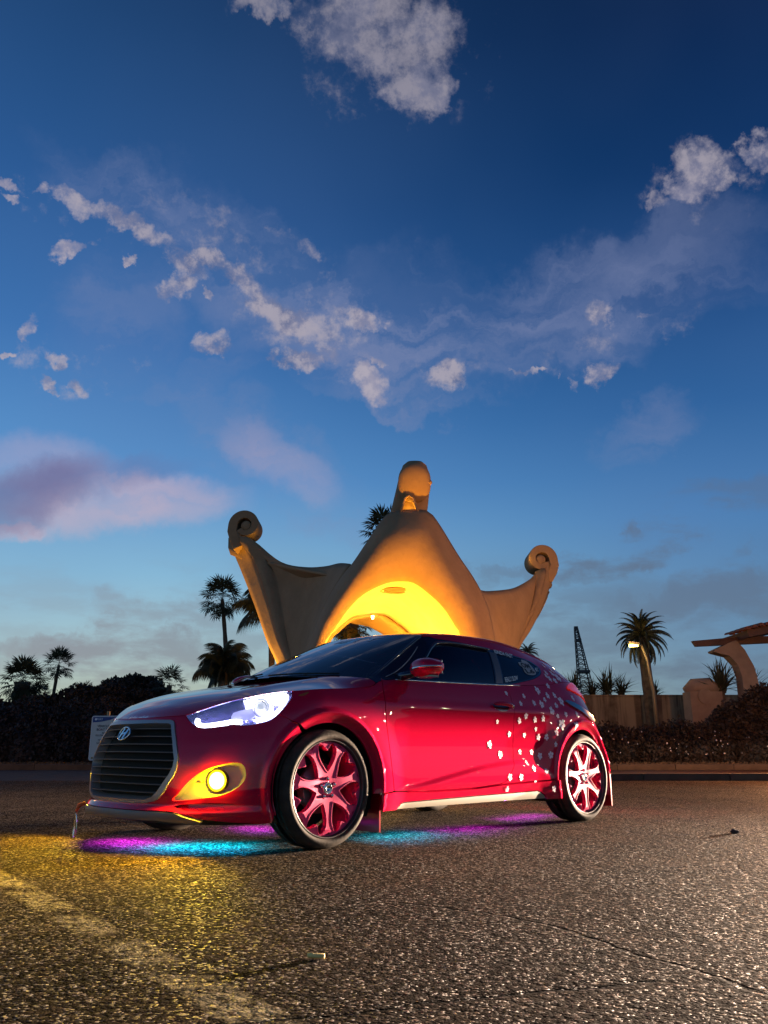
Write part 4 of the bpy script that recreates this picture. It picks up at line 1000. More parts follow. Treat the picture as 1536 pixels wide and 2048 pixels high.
# ---- tow strap dangling from the splitter
STR = mat('orange_strap', (.60,.12,.03), .7)
q = Vector(cpt((-.885,-.27,.205)))
tso = MB().tube([q+Vector((0,0,.03)), q+Vector((.03,-.02,.015)), q+Vector((.04,-.03,-.02))], [.012,.012,.008], 6).build('tow_strap', STR, car, True)
MB().tube([q+Vector((.04,-.03,-.10))+Vector((.0, .016*math.cos(t), .065*math.sin(t))) for t in np.linspace(0, 2*math.pi, 25)], .004, 6, cap=False).build('strap_ring', CHROME, tso, True)
MB().tube([q+Vector((.045,-.015,-.09))+Vector((.0, .013*math.cos(t), .060*math.sin(t))) for t in np.linspace(0, 2*math.pi, 25)], .004, 6, cap=False).build('strap_ring', CHROME, tso, True)
# ================================================================== GROUND
GY = 11.5       # the lot ends here on the right, road beyond
def asphalt_nodes(T, b, out):
    co = obj_co(T); sep = T.n('ShaderNodeSeparateXYZ', {0: co}); X, Y = sep.outputs[0], sep.outputs[1]
    big = T.noise(co, .7, 4, .6); mid = T.noise(co, 6., 5, .62); fine = T.noise(co, 55., 4, .7)
    gr = T.n('ShaderNodeTexVoronoi', {'Vector': co, 'Scale': 120., 'Randomness': 1.}); gd = gr.outputs['Distance']
    gcol = T.n('ShaderNodeSeparateColor', {0: gr.outputs['Color']}).outputs[0]
    c = T.mix(T.ss(big, .36, .64), (.010,.0062,.0036), (.044,.028,.016))
    st_ = T.noise(co, 1.7, 3, .5); 
    c = T.mix(T.m('MULTIPLY', T.ss(mid, .38, .72), .6), c, (.064,.041,.024)); c = T.mix(T.ss(st_, .60, .72, 0., .6), c, (.012,.009,.008))
    g2 = T.n('ShaderNodeTexVoronoi', {'Vector': co, 'Scale': 42., 'Randomness': 1.}); g2c = T.n('ShaderNodeSeparateColor', {0: g2.outputs['Color']}).outputs[0]; g2d = g2.outputs['Distance']
    c = T.mix(T.ss(g2c, .80, .97, 0, .55), c, (.18,.12,.07))
    c = T.mix(T.ss(gcol, .74, .97, 0, .8), c, (.40,.27,.15))
    c = T.mix(T.ss(fine, .55, .35, 0, .7), c, (.018,.015,.013))
    # worn painted line, running away to the left
    a = Vector((-1.22, 3.30)); e = Vector((-.34, 2.08)); dr = (e-a).normalized(); nr = Vector((-dr.y, dr.x))
    dd = T.m('ABSOLUTE', T.m('SUBTRACT', T.m('ADD', T.m('MULTIPLY', X, nr.x), T.m('MULTIPLY', Y, nr.y)), a.dot(nr)))
    along = T.m('ADD', T.m('MULTIPLY', X, dr.x), T.m('MULTIPLY', Y, dr.y))
    line = T.m('MULTIPLY', T.ss(dd, .045, .08, 1, 0), T.ss(T.noise(co, 26., 5, .75), .38, .60))
    line = T.m('MULTIPLY', line, T.ss(T.noise(co, 3., 2), .30, .50))
    c = T.mix(T.m('MULTIPLY', line, .85), c, (.62,.50,.26))
    # cracks: long wandering ones and a fine net
    cw_ = T.n('ShaderNodeVectorMath', {0: T.noise(co, 2.2, 5, .6, out=1), 1: (.35,.35,0)}, operation='MULTIPLY').outputs[0]
    cc = T.n('ShaderNodeVectorMath', {0: co, 1: cw_}, operation='ADD').outputs[0]
    cr = T.n('ShaderNodeTexVoronoi', {'Vector': cc, 'Scale': .42}, feature='DISTANCE_TO_EDGE').outputs['Distance']
    crack = T.ss(cr, .0, .007, .55, 0.)
    crack = T.m('MULTIPLY', crack, T.ss(T.noise(co, 1.3, 2), .46, .60))
    sc = T.n('ShaderNodeSeparateXYZ', {0: T.n('ShaderNodeVectorMath', {0: co, 1: T.n('ShaderNodeVectorMath', {0: T.n('ShaderNodeVectorMath', {0: T.noise(co, 5., 5, .65, out=1), 1: (.5,.5,.5)}, operation='SUBTRACT').outputs[0], 1: (.12,.12,0)}, operation='MULTIPLY').outputs[0]}, operation='ADD').outputs[0]})
    for pl, wd in (([(-.13,3.44), (.33,3.14), (.53,2.93), (.72,2.5), (.95,2.0)], .014), ([(.66,2.25), (.26,2.13), (.01,2.03), (-.45,1.86)], .016), ([(-1.25,3.32), (-.80,3.05), (-.3,2.7)], .006)):
        for (x0, y0), (x1, y1) in zip(pl[:-1], pl[1:]):
            d_ = Vector((x1-x0, y1-y0)); l_ = d_.length; d_ /= l_
            t_ = T.m('ADD', T.m('MULTIPLY', T.m('SUBTRACT', sc.outputs[0], x0), d_.x), T.m('MULTIPLY', T.m('SUBTRACT', sc.outputs[1], y0), d_.y))
            n_ = T.m('ABSOLUTE', T.m('SUBTRACT', T.m('MULTIPLY', T.m('SUBTRACT', sc.outputs[0], x0), d_.y), T.m('MULTIPLY', T.m('SUBTRACT', sc.outputs[1], y0), d_.x)))
            k_ = T.m('MULTIPLY', T.ss(n_, 0., wd, 1., 0.), T.m('MULTIPLY', T.m('GREATER_THAN', t_, -.005), T.m('LESS_THAN', t_, l_+.005)))
            crack = T.m('MAXIMUM', crack, k_)
    c = T.mix(T.m('MULTIPLY', crack, .85), c, (.008,.007,.006))
    L(T, c, b.inputs['Base Color'])
    L(T, T.ss(gcol, .6, 1., .9, .5), b.inputs['Roughness']); L(T, T.ss(gcol, .72, 1., .02, .24), b.inputs['Specular IOR Level'])
    h = T.m('ADD', T.m('MULTIPLY', T.m('SUBTRACT', 1., gd), .8), T.m('MULTIPLY', fine, 1.5))
    h = T.m('ADD', h, T.m('MULTIPLY', T.noise(co, 24., 5, .7), 1.2)); h = T.m('SUBTRACT', h, T.m('MULTIPLY', g2d, 1.4))
    h = T.m('ADD', h, T.m('MULTIPLY', mid, 1.3)); h = T.m('MULTIPLY', h, T.ss(T.noise(co, 1.1, 4, .6), .36, .60, .40, 1.05)); h = T.m('SUBTRACT', h, T.m('MULTIPLY', crack, 1.6))
    bp = T.n('ShaderNodeBump', {'Height': h, 'Strength': 1., 'Distance': .022}); L(T, bp.outputs[0], b.inputs['Normal'])
ASPH = mat('asphalt', rough=.8, build=asphalt_nodes, spec=.16)
def sheet(name, pts, z, m):
    o = pydata(name, [(x, y, z) for x, y in pts], [tuple(range(len(pts)))], m); o['kind'] = 'structure'; return o
sheet('ground', [(-400,-60), (400,-60), (400,700), (-400,700)], -.012, mat('far_ground', build=varied((.03,.022,.016), (.055,.040,.028), .8, .6, dist=.05)))
sheet('car_park', [(-60,-20), (60,-20), (60,15.2), (-60,15.2)], 0., ASPH)
ROADM = mat('road_asphalt', rough=.6, build=varied((.026,.016,.010), (.060,.036,.020), 3., .9, dist=.012, bscale=40), spec=.04)
sheet('road', [(-80,15.2), (80,15.2), (80,22.5), (-80,22.5)], .0, ROADM)
KERB = mat('kerb_concrete', build=varied((.028,.018,.012), (.05,.034,.024), 4., .5, bscale=30), rough=.8)
def kerb(x0, x1, y, h, w):
    n = max(1, int((x1-x0)/1.5)); obs = None
    me = None
    par = bpy.data.objects.new('kerb', None); COL.objects.link(par); par.location = (x0, y, 0)
    b = MB().box((.75, 0, h/2), (1.485, w, h)); me = bpy.data.meshes.new('kerb_stone'); me.from_pydata(b.v, [], b.f); me.materials.append(KERB)
    for i in range(n):
        o = link('kerb_stone', me, None, par); o.location = (i*1.5, random.uniform(-.01,.01), random.uniform(-.006,.004)); 
    par['kind'] = 'structure'; return par
k1 = kerb(1.5, 24, 15.3, .12, .22); k2 = kerb(-22.5, 30, 22.6, .14, .25)
sheet('planting_bank', [(-80,22.7), (80,22.7), (80,60), (-80,60)], .10, mat('bank_soil', build=varied((.035,.022,.014), (.07,.045,.028), 2.5, .9, dist=.04), rough=.95))

# small things on the asphalt
bt = MB(); bt.tube([(-.205,2.492,.007), (-.192,2.488,.0075), (-.189,2.487,.0065), (-.160,2.480,.0072)], [.0062,.0064,.0054,.0064], 10)
cb = tag(bt.build('cigarette_butt', mat('butt_paper', (.85,.62,.22), .7), None, True), 'squashed yellow cigarette butt lying on the asphalt', 'cigarette butt')
def stone(x, y, r_, m_, name, label, cat, seed):
    bm = bmesh.new(); bmesh.ops.create_icosphere(bm, subdivisions=2, radius=r_); rs_ = random.Random(seed)
    for v in bm.verts: v.co *= rs_.uniform(.75, 1.15); v.co.z *= .6
    me = bpy.data.meshes.new(name); bm.to_mesh(me); bm.free(); o = link(name, me, m_); o.location = (x, y, r_*.45); tag(o, label, cat); return o
stone(2.32, 5.90, .028, mat('stone_dark', (.05,.04,.035), .9), 'stone', 'small dark stone on the asphalt beyond the rear wheel', 'stone', 3)
stone(2.05, 2.62, .010, mat('stone_pale', (.5,.45,.4), .7), 'pebble', 'tiny pale pebble on the asphalt below the long crack', 'pebble', 5)
stone(-2.05, 8.3, .014, MATS['stone_pale'], 'pebble', 'tiny pale pebble left of the car nose by the parking sign', 'pebble', 8)

# ================================================================== PAVILION (three-winged concrete shell)
def conc(T, b, out):
    co = obj_co(T); n = T.noise(co, 1.6, 6, .6); m2 = T.noise(co, 9., 6, .65)
    c = T.mix(T.ss(n, .3, .7), (.23,.155,.085), (.28,.19,.105)); c = T.mix(T.m('MULTIPLY', T.ss(m2, .45, .8), .35), c, (.18,.12,.07))
    L(T, c, b.inputs['Base Color'])
    bp = T.n('ShaderNodeBump', {'Height': T.m('ADD', T.m('MULTIPLY', m2, .6), T.m('MULTIPLY', T.noise(co, 3., 4), 1.)), 'Strength': .28, 'Distance': .05}); L(T, bp.outputs[0], b.inputs['Normal'])
CONC = mat('pavilion_concrete', rough=.85, build=conc)
pav = thing('pavilion', 'sand-coloured concrete pavilion with an arch and three scroll-tipped peaks, lit orange', 'pavilion', (0.4, 24., 0))
PO = Vector((.4, 24., 0))
def resamp(P, n):
    P = np.array(crv(P, 8)); d = np.r_[0, np.cumsum(np.linalg.norm(np.diff(P, axis=0), axis=1))]; t = np.linspace(0, d[-1], n)
    return np.stack([np.interp(t, d, P[:, k]) for k in range(3)], 1)
def loft(name, A, B, n=36, m_=12, thick=.16, sag=0., bulge=(0,0,0), par=None, mt=None, endb=1., flip=1):
    A = resamp(A, n); B = resamp(B, n); G = []
    for j in range(m_+1):
        t = j/m_; tt = t
        row = A*(1-tt)+B*tt; k = 4*t*(1-t); prog = (np.arange(n)/(n-1))[:, None]
        row = row - np.array([0,0,1])*sag*k*prog**1.2 + np.array(bulge)*k*np.sin(np.pi*np.clip(prog, 0, endb))**.35
        G.append(row)
    V = [tuple(Vector(p)-PO) for row in G for p in row]; F = [(j*n+i, j*n+i+1, (j+1)*n+i+1, (j+1)*n+i) for j in range(m_) for i in range(n-1)]
    o = pydata(name, V, F, mt or CONC, par or pav, True)
    if thick: sm = o.modifiers.new('s', 'SOLIDIFY'); sm.thickness = thick*flip; sm.offset = -1
    return o
# outlines, ground to peak
GLc = [(-2.45,22.,0), (-2.28,22.,1.4), (-1.88,22,2.97), (-1.51,21.9,4.02), (-1.09,21.8,4.76), (-.70,21.7,5.25), (-.20,21.5,5.98), (.11,21.4,6.41), (.42,21.2,6.62)]
GRc = [(3.05,22.,0), (3.0,22.,1.5), (2.81,22,3.15), (2.76,22,3.53), (2.62,21.9,4.14), (2.32,21.8,4.76), (1.87,21.7,5.44), (1.37,21.5,6.24), (1.08,21.2,6.62)]
OFL = [(-2.10,21.4,0), (-1.90,21.2,1.5), (-1.56,21,2.92), (-1.27,21,3.46), (-.91,21,3.99), (-.50,21,4.36), (.05,21,4.61), (.41,21,4.66)]
OFR = [(2.30,21.4,0), (2.15,21.2,1.7), (1.92,21,3.22), (1.83,21,3.46), (1.54,21,3.94), (1.19,21,4.30), (.78,21,4.61), (.41,21,4.66)]
OBL = [(-2.35,24.3,0), (-2.1,24.4,1.9), (-1.68,24.5,3.45), (-1.33,24.5,3.9), (-.93,24.5,4.22), (-.65,24.5,4.28), (-.3,24.5,4.34), (-.09,24.5,4.33)]
OBR = [(2.2,25.4,0), (1.9,25.2,1.2), (1.55,25.,2.3), (1.2,24.8,3.1), (.72,24.6,3.81), (.34,24.5,4.11), (.1,24.5,4.28), (-.09,24.5,4.33)]
LSc = [(-2.25,24.2,0), (-2.72,24.9,1.6), (-3.16,25.5,2.82), (-3.62,26,3.7), (-4.12,26.5,4.89), (-4.71,27,6.17), (-5.17,27,7.20), (-5.10,27,7.45)]
LRc = [(-2.05,23.2,0), (-2.40,24.,1.6), (-2.74,24.5,2.87), (-3.12,25,3.66), (-3.55,25.5,4.88), (-4.12,26,6.27), (-4.66,26.,6.95), (-4.78,26,7.2)]
RSc = [(2.9,23.6,0), (3.4,24.2,1.9), (3.93,24.5,3.29), (4.39,25,3.94), (4.87,25.5,4.73), (5.36,26,5.8), (5.47,26,6.30)]
RRc = [(2.8,23.2,0), (3.2,23.9,1.9), (3.78,24.3,3.25), (4.2,24.8,3.94), (4.66,25.2,4.73), (5.08,25.7,5.75), (5.14,25.8,6.2)]
APEX = (.75,21.32,6.54)
# front gable (between outline and arch), two halves
loft('front_gable', GLc[:-1]+[(.40,21.35,6.52), APEX, (1.10,21.35,6.52)]+GRc[:-1][::-1], OFL+OFR[:-1][::-1], n=80, m_=14, bulge=(0,-.32,0), thick=.12, endb=1.)
VAULT = mat('vault_plaster', rough=.9, build=varied((.50,.40,.25), (.58,.47,.30), 2.5, .35, dist=.03, bscale=7))
loft('vault', OFL+OFR[:-1][::-1], OBL+OBR[:-1][::-1], n=70, bulge=(0,0,.10), thick=.10, mt=VAULT, flip=-1)
# wings: broad face between gable and the side peak, its lit edge strip, its back
SKL = [(-4.16,26,6.95), (-3.65,26,6.49), (-2.97,25.5,6.0), (-2.26,25,5.78), (-1.61,24,5.59), (-1.15,23,5.46), (-.80,22.4,5.50)]
SKR = [(4.67,26,5.78), (4.48,25.5,5.55), (3.8,24.5,5.07), (3.16,23.5,4.79), (2.75,22.9,4.66), (2.52,22.3,4.62)]
def wing(name, base, sky, n=24, rows=26):
    # base: curve from outer edge foot..; sky: skyline from the outer peak inwards. each column drops from the skyline to the foot
    pass
def face(name, outer, sky, inner, foot, par=None, thick=.14, flip=1, bulge=.0):
    """fill between outer edge (foot->peak), skyline (peak->inner top) and inner edge (foot->inner top)"""
    n = 28; O = resamp(outer, n); I = resamp(inner, n); S = resamp(sky, n); G = []
    for i in range(n):           # i: height fraction
        t = i/(n-1)
        for j in range(n):
            s = j/(n-1)
            # coons patch with the bottom edge drawn together
            bot = O[0]*(1-s)+I[0]*s; top = S[j]
            lr = O[i]*(1-s)+I[i]*s
            p = lr + bot*(1-t)+top*t - ((O[0]*(1-s)+I[0]*s)*(1-t) + (O[-1]*(1-s)+I[-1]*s)*t)
            p = p + np.array([0, 1, 0])*bulge*math.sin(math.pi*s)*math.sin(math.pi*min(1, t*1.0))**.8
            G.append(tuple(Vector(p)-PO))
    F = [(i*n+j, i*n+j+1, (i+1)*n+j+1, (i+1)*n+j) for i in range(n-1) for j in range(n-1)]
    o = pydata(name, G, F, CONC, par or pav, True); sm = o.modifiers.new('s', 'SOLIDIFY'); sm.thickness = thick*flip; sm.offset = -1; return o
il = GLc[:6]+[(-.80,21.75,5.12)]; il = [(-2.40,22.05,0), (-2.24,22.05,1.4), (-1.85,22.05,2.97), (-1.49,21.97,4.02), (-1.08,21.9,4.76), (-.80,22.0,5.22)]
face('wing_face', [*LRc[:-1], (-4.60,26.,7.05)], [(-4.60,26.,7.05), (-4.30,26,7.0), *SKL[1:-1], (-.80,22.0,5.22)], il, None, flip=-1)
ir = [(3.0,22.05,0), (2.95,22.05,1.5), (2.78,22.05,3.15), (2.72,22.05,3.53), (2.60,22.,4.12), (2.44,22.1,4.55)]
face('wing_face', [*RRc[:-1], (5.10,25.8,5.9)], [(5.10,25.8,5.9), (4.75,25.9,5.80), *SKR[1:-1], (2.44,22.1,4.55)], ir, None, flip=1)
loft('wing_edge', LSc, LRc, thick=.14, m_=4, flip=-1)
loft('wing_edge', RSc, RRc, thick=.14, m_=4)
# backs of the wings, down to the rear leg
bl_ = [(1.5,27.2,0), (1.4,27.3,2), (1.2,27.3,3.6), (.8,27.3,4.4), (.3,27.2,4.75), (-.6,27.2,5.0), (-2.2,27.1,5.25), (-3.9,27.,5.9), (-4.6,27.,6.6)]
br_ = [(1.9,27.2,0), (2.0,27.3,2.2), (2.6,27.,3.3), (3.6,26.6,3.7), (4.5,26.5,4.2), (5.2,26.4,5.4)]
loft('wing_back', LSc[:-1]+[(-5.0,27.,6.7)], OBL, thick=.12, flip=-1)
loft('wing_back', bl_, OBR, thick=.12)
loft('wing_back', RSc[:-1]+[(5.45,26.1,6.0)], br_, thick=.14, flip=-1, bulge=(0,.3,.0))
loft('rear_crown', bl_, [(1.6,27.2,0), (1.6,27.3,2.2), (1.5,27.,3.9), (1.2,26.,4.9), (.9,24.5,5.2), (.7,23.2,5.2)], thick=.12, bulge=(0,.2,0), sag=1.1)
loft('rear_crown', br_, [(1.6,27.2,0), (1.6,27.3,2.2), (1.5,27.,3.9), (1.2,26.,4.9), (.9,24.5,5.2), (.7,23.2,5.2)], thick=.12, flip=-1, bulge=(0,.2,0), sag=1.1)
loft('saddle', [(-4.0,26.2,6.3), (-2.9,25.8,5.5), (-1.6,25.2,5.0), (0.2,24.8,4.8), (1.8,24.8,4.5), (3.4,25.2,3.9), (4.6,25.8,4.4)], [(-.9,22.6,4.95), (-.6,22.5,4.95), (-.1,22.3,5.0), (.6,22.2,5.0), (1.3,22.3,4.8), (1.9,22.5,4.1), (2.3,22.6,3.7)], thick=.08)
# scrolls
def scroll(name, c, r0, r1, turns, a0, depth, thick, axis='y', hand=1, tail=None, taper=1.):
    """spiral band: centre c, in the x-z plane (axis y) or y-z plane (axis x)"""
    pts = []
    n = 54
    for i in range(n+1):
        t = i/n; a = a0 + hand*turns*2*math.pi*t; r_ = r0 + (r1-r0)*t; pts.append((r_*math.cos(a), r_*math.sin(a)))
    if tail: pts = tail + pts
    V = []; F = []; N = len(pts)
    for i, (u, z) in enumerate(pts):
        j0 = max(i-1, 0); j1 = min(i+1, N-1); du = pts[j1][0]-pts[j0][0]; dz = pts[j1][1]-pts[j0][1]; l = math.hypot(du, dz) or 1
        nx, nz = -dz/l, du/l; th = thick*(1-.45*i/N)/2; dp = depth*(1-(1-taper)*max(0, (i-len(tail or []))/n))/2
        for (sx, sd) in ((-1,-1), (1,-1), (1,1), (-1,1)):
            a_, b_, d_ = u+nx*th*sx, z+nz*th*sx, dp*sd
            V.append((c[0]+a_, c[1]+d_, c[2]+b_) if axis == 'y' else (c[0]+d_, c[1]+a_, c[2]+b_))
        if i:
            p, q = 4*(i-1), 4*i; F += [(p+k, p+(k+1) % 4, q+(k+1) % 4, q+k) for k in range(4)]
    F += [(3,2,1,0), tuple(range(4*N-4, 4*N))]
    o = pydata(name, [tuple(Vector(v)-PO) for v in V], F, CONC, pav); bv = o.modifiers.new('b', 'BEVEL'); bv.width = .03; bv.segments = 2; bv.limit_method = 'ANGLE'; return o
# left: neck comes up on the outside, curls over to the right and in
scroll('scroll', (-4.47,26.5,7.46), .40, .24, .90, R(180), 1.0, .30, 'y', -1, tail=[(-.20,-.75), (-.34,-.45), (-.42,-.2)])
MB().tube([Vector((-4.44,26.02,7.44))-PO, Vector((-4.44,26.06,7.44))-PO, Vector((-4.44,26.9,7.44))-PO], [.10,.17,.20], 20).build('scroll_core', CONC, pav, True)
scroll('scroll', (4.98,26.3,6.30), .37, .22, .90, R(0), 1.0, .28, 'y', 1, tail=[(.16,-.70), (.33,-.42), (.40,-.2)])
MB().tube([Vector((4.95,25.82,6.28))-PO, Vector((4.95,25.86,6.28))-PO, Vector((4.95,26.7,6.28))-PO], [.10,.16,.19], 20).build('scroll_core', CONC, pav, True)
# front: tall tapering neck rolled forwards at the top
def neck(name, rings, cap=True):
    V = []; F = []; n = 20
    for (x, y, z, hw, hd) in rings:
        for k in range(n):
            a = 2*math.pi*k/n; ca, sa = math.cos(a), math.sin(a)
            V.append(tuple(Vector((x+hw*abs(ca)**.75*(1 if ca > 0 else -1), y+hd*abs(sa)**.75*(1 if sa > 0 else -1), z))-PO))
    for i in range(len(rings)-1): F += [(i*n+k, i*n+(k+1) % n, (i+1)*n+(k+1) % n, (i+1)*n+k) for k in range(n)]
    F += [tuple(range(n-1, -1, -1)), tuple(range((len(rings)-1)*n, len(rings)*n))]; return pydata(name, V, F, CONC, pav, True)
neck('neck', [(.60,22.3,5.6,.80,.5), (.60,22.1,6.4,.53,.42), (.71,21.95,6.9,.49,.38), (.80,21.8,7.4,.455,.38), (.83,21.7,7.72,.41,.38), (.83,21.55,7.90,.33,.34), (.83,21.5,7.99,.22,.22)])
bm = bmesh.new(); bmesh.ops.create_uvsphere(bm, u_segments=28, v_segments=18, radius=1.)
for v in bm.verts:
    z = v.co.z; k = 1 - .16*max(0, z)**2; sq = lambda q: (abs(q)**.82)*(1 if q > 0 else -1); v.co = Vector((sq(v.co.x)*.44*k, sq(v.co.y)*.30, sq(z)*.55)); v.co.z += .02
me = bpy.data.meshes.new('scroll_head'); bm.to_mesh(me); bm.free(); o = link('scroll_head', me, CONC, pav, True); o.location = Vector((.82,21.42,7.40))-PO; o.rotation_euler = (R(14),0,0)
bm = bmesh.new(); bmesh.ops.create_uvsphere(bm, u_segments=12, v_segments=8, radius=.07); me = bpy.data.meshes.new('boss'); bm.to_mesh(me); bm.free(); o = link('boss', me, CONC, pav, True); o.location = Vector((1.22,21.3,7.38))-PO
# lit niche under the head
NICHE = mat('niche_plaster', (.60,.42,.16), .9)
nm_ = MB(); arcp = [(.47,6.55), (.50,6.74), (.56,6.92), (.66,6.98), (.76,6.92), (.83,6.74), (.87,6.55)]
V = [(x, 21.62, z) for x, z in arcp] + [(x, 21.22-.0*(z-6.5), z) for x, z in arcp]; n = len(arcp)
nm_.add([Vector(v)-PO for v in V], [tuple(range(n))] + [(i, i+1, n+i+1, n+i) for i in range(n-1)]); nm_.build('niche', NICHE, pav)
MB().tube([Vector((x, 21.20, z))-PO for x, z in [(.44,6.53)]+arcp[1:-1]+[(.90,6.53)]], .035, 8).build('niche_rim', CONC, pav, True)
MB().box(Vector((.67,21.38,6.50))-PO, (.50,.42,.06)).build('niche_sill', CONC, pav)
# lamps of the pavilion: a bulb in the vault, ground lights before the gable, one under each scroll
bulb = MB().tube([Vector((-.33,24.3,4.26))-PO, Vector((-.33,24.3,4.16))-PO], [.05,.03], 10).build('vault_lamp', mat('warm_bulb', (1,.8,.4), .4, emis=(1,.50,.10), es=30), pav, True)
WARM = (1, .50, .06)
point('vault_light', (-.1,22.9,2.2), 640, WARM, .12)
point('vault_light', (.9,23.4,1.5), 380, WARM, .12)
spot('gable_uplight', (.45,18.3,.15), (.45,21.4,3.3), 6200, (1,.38,.02), 84, .8, .12)
spot('wing_light', (-4.1,26.9,.15), (-4.3,26.6,5.), 4200, (1,.45,.05), 90, .6, .1)  # unseen spot added so that the left edge strip turns orange
spot('wing_light', (6.0,19.0,.2), (4.2,24.6,3.6), 700, (1,.45,.08), 70, .8, .1)
point('niche_light', (.67,21.42,6.66), 5, WARM, .03)
point('scroll_light', (-4.0,26.0,6.85), 5, WARM, .03)
point('scroll_light', (4.42,25.7,6.22), 4, WARM, .03)
# ceiling boss in the vault
rb_ = MB()
for k, rr_ in enumerate((.45,.33,.20)): rb_.tube([Vector((.35+rr_*math.cos(t), 22.2+rr_*math.sin(t)*.8, 4.62-.02*k))-PO for t in np.linspace(0, 2*math.pi, 25)], .03, 6, cap=False)
rb_.build('ceiling_rose', CONC, pav, True)

# ================================================================== PALMS
LEAF = mat('palm_leaf', (.030,.038,.018), .6, build=varied((.022,.028,.014), (.050,.055,.026), 1.5))
DRYL = mat('dry_frond', (.07,.05,.03), .8)
TRNK = mat('palm_trunk', build=varied((.05,.035,.022), (.10,.07,.045), 6., .8, dist=.03), rough=.9)
def fan_frond(pet, rad, seed):
    """stalk along +x, then a fan of blades drooping at their tips"""
    r_ = random.Random(seed); V = []; F = []
    def blade(p0, d, L_, w, droop):
        k = len(V); up = Vector((0,0,1)); s = d.cross(up).normalized() if abs(d.z) < .99 else Vector((0,1,0))
        p1 = p0+d*L_*.6 - up*droop*.25*L_; p2 = p0+d*L_ - up*droop*L_
        V.extend([p0, p1+s*w, p1-s*w, p2]); F.extend([(k, k+1, k+2), (k+1, k+3, k+2)])
    V.extend([Vector((0,.012*pet,0)), Vector((0,-.012*pet,0)), Vector((pet,0,0))]); F.append((0,1,2))
    for i in range(15):
        a = R(-118+236*i/14+r_.uniform(-5,5)); d = Vector((math.cos(a)*.95, math.sin(a), r_.uniform(-.08,.08))).normalized()
        blade(Vector((pet*.97,0,0)), d, rad*r_.uniform(.8,1.05)*(1-.25*abs(i-7)/7), rad*.055, r_.uniform(.12,.35))
    me = bpy.data.meshes.new('frond'); me.from_pydata(V, [], F); me.materials.append(LEAF); return me
def pinnate_frond(L_, droop, wid, nleaf, hang, seed, up0=.35, lw=.010):
    r_ = random.Random(seed); V = []; F = []; mid = []
    for i in range(13):
        t = i/12; a = up0 - (up0+droop)*t**1.15; mid.append(a)
    p = Vector((0,0,0)); P = [p.copy()]
    for i in range(12): p = p + Vector((math.cos(mid[i]), 0, math.sin(mid[i])))*L_/12; P.append(p.copy())
    w = L_*.008
    for i in range(13): V += [P[i]+Vector((0,w*(1-i/14),0)), P[i]-Vector((0,w*(1-i/14),0)), P[i]+Vector((0,0,w*1.5))]
    for i in range(12):
        for k in range(3): F.append((3*i+k, 3*i+(k+1) % 3, 3*i+3+(k+1) % 3, 3*i+3+k))
    for j in range(nleaf):
        t = .10+.88*j/nleaf; i = min(int(t*12), 11); q = P[i].lerp(P[i+1], t*12-i); tg = (P[i+1]-P[i]).normalized()
        ll = wid*(math.sin(math.pi*min(1, t*.80+.16))**.8)*r_.uniform(.8,1.1)
        for sg in (-1, 1):
            d = (tg*.55 + Vector((0,sg,0))*(1-hang*.5) + Vector((0,0,-hang))*r_.uniform(.7,1.2)).normalized(); s = tg*L_*lw
            k = len(V); V += [q-s, q+s, q+d*ll*.6+s*.8, q+d*ll+Vector((0,0,-.25*ll*hang))]; F.append((k, k+1, k+2, k+3))
    me = bpy.data.meshes.new('frond'); me.from_pydata(V, [], F); me.materials.append(LEAF); return me
def trunk(pts, r0, r1, root, rings=0):
    n = 14; P = np.array(crv(pts, 6)); k = len(P); rad = [r0+(r1-r0)*i/(k-1) + (.04*r0*math.sin(i*2.3)) for i in range(k)]
    MB().tube([Vector(p) for p in P], rad, 10).build('trunk', TRNK, root, True)
def crown(root, top, meshes, n, el_lo, el_hi, scale=1., squash=1., seed=1, az0=0., bias=None):
    r_ = random.Random(seed)
    for i in range(n):
        az = az0 + i*2.39996 + r_.uniform(-.2,.2); el = el_lo+(el_hi-el_lo)*(i+.5)/n + r_.uniform(-5,5)
        o = link('frond', meshes[i % len(meshes)], None, root); o.location = top
        o.rotation_euler = Euler((r_.uniform(-.3,.3), -R(el), az), 'XYZ'); s = scale*r_.uniform(.88,1.1); o.scale = (s, s, s)
FAN = [fan_frond(1., .85, s) for s in range(4)]; 
DATE = [pinnate_frond(2.75, 1.45, .36, 50, .55, s, .35) for s in range(3)]
QUEEN = [pinnate_frond(3.0, 1.5, 1.0, 60, 1.3, s+9, .75, .0048) for s in range(3)]
def palm(name, base, pts, r0, r1, label, meshes, n, lo, hi, sc, seed, skirt=0, group=None):
    t = thing(name, label, 'palm tree', (base[0], base[1], 0), 0, group)
    rel = [(p[0]-base[0], p[1]-base[1], p[2]) for p in pts]; trunk(rel, r0, r1, t); top = rel[-1]; crown(t, top, meshes, n, lo, hi, sc, seed=seed)
    if skirt:
        r_ = random.Random(seed+5)
        sk = MB()
        for i in range(int(skirt*130)):
            a = r_.uniform(0, 6.28); h = r_.uniform(0, skirt); rr_ = r_.uniform(.35, .8)*sc*(.6+.5*h/skirt); z = top[2]-h
            c = Vector((top[0]+rr_*math.cos(a), top[1]+rr_*math.sin(a), z)); L_ = r_.uniform(.5,1.)*sc; s = Vector((-math.sin(a), math.cos(a), 0))*.10*sc
            sk.add([c+s, c-s, c+Vector((math.cos(a)*.15, math.sin(a)*.15, -L_)), Vector((top[0], top[1], z+.2))], [(0,1,2), (0,3,1)])
        sk.build('dry_skirt', DRYL, t)
    return t
palm('fan_palm', (-11.0,60), [(-11.0,60,0), (-11.1,60,5), (-11.35,60,8), (-11.72,60,10.9)], .22, .13, 'tall thin fan palm rising alone to the left of the pavilion', FAN, 44, -62, 80, 1.10, 11)
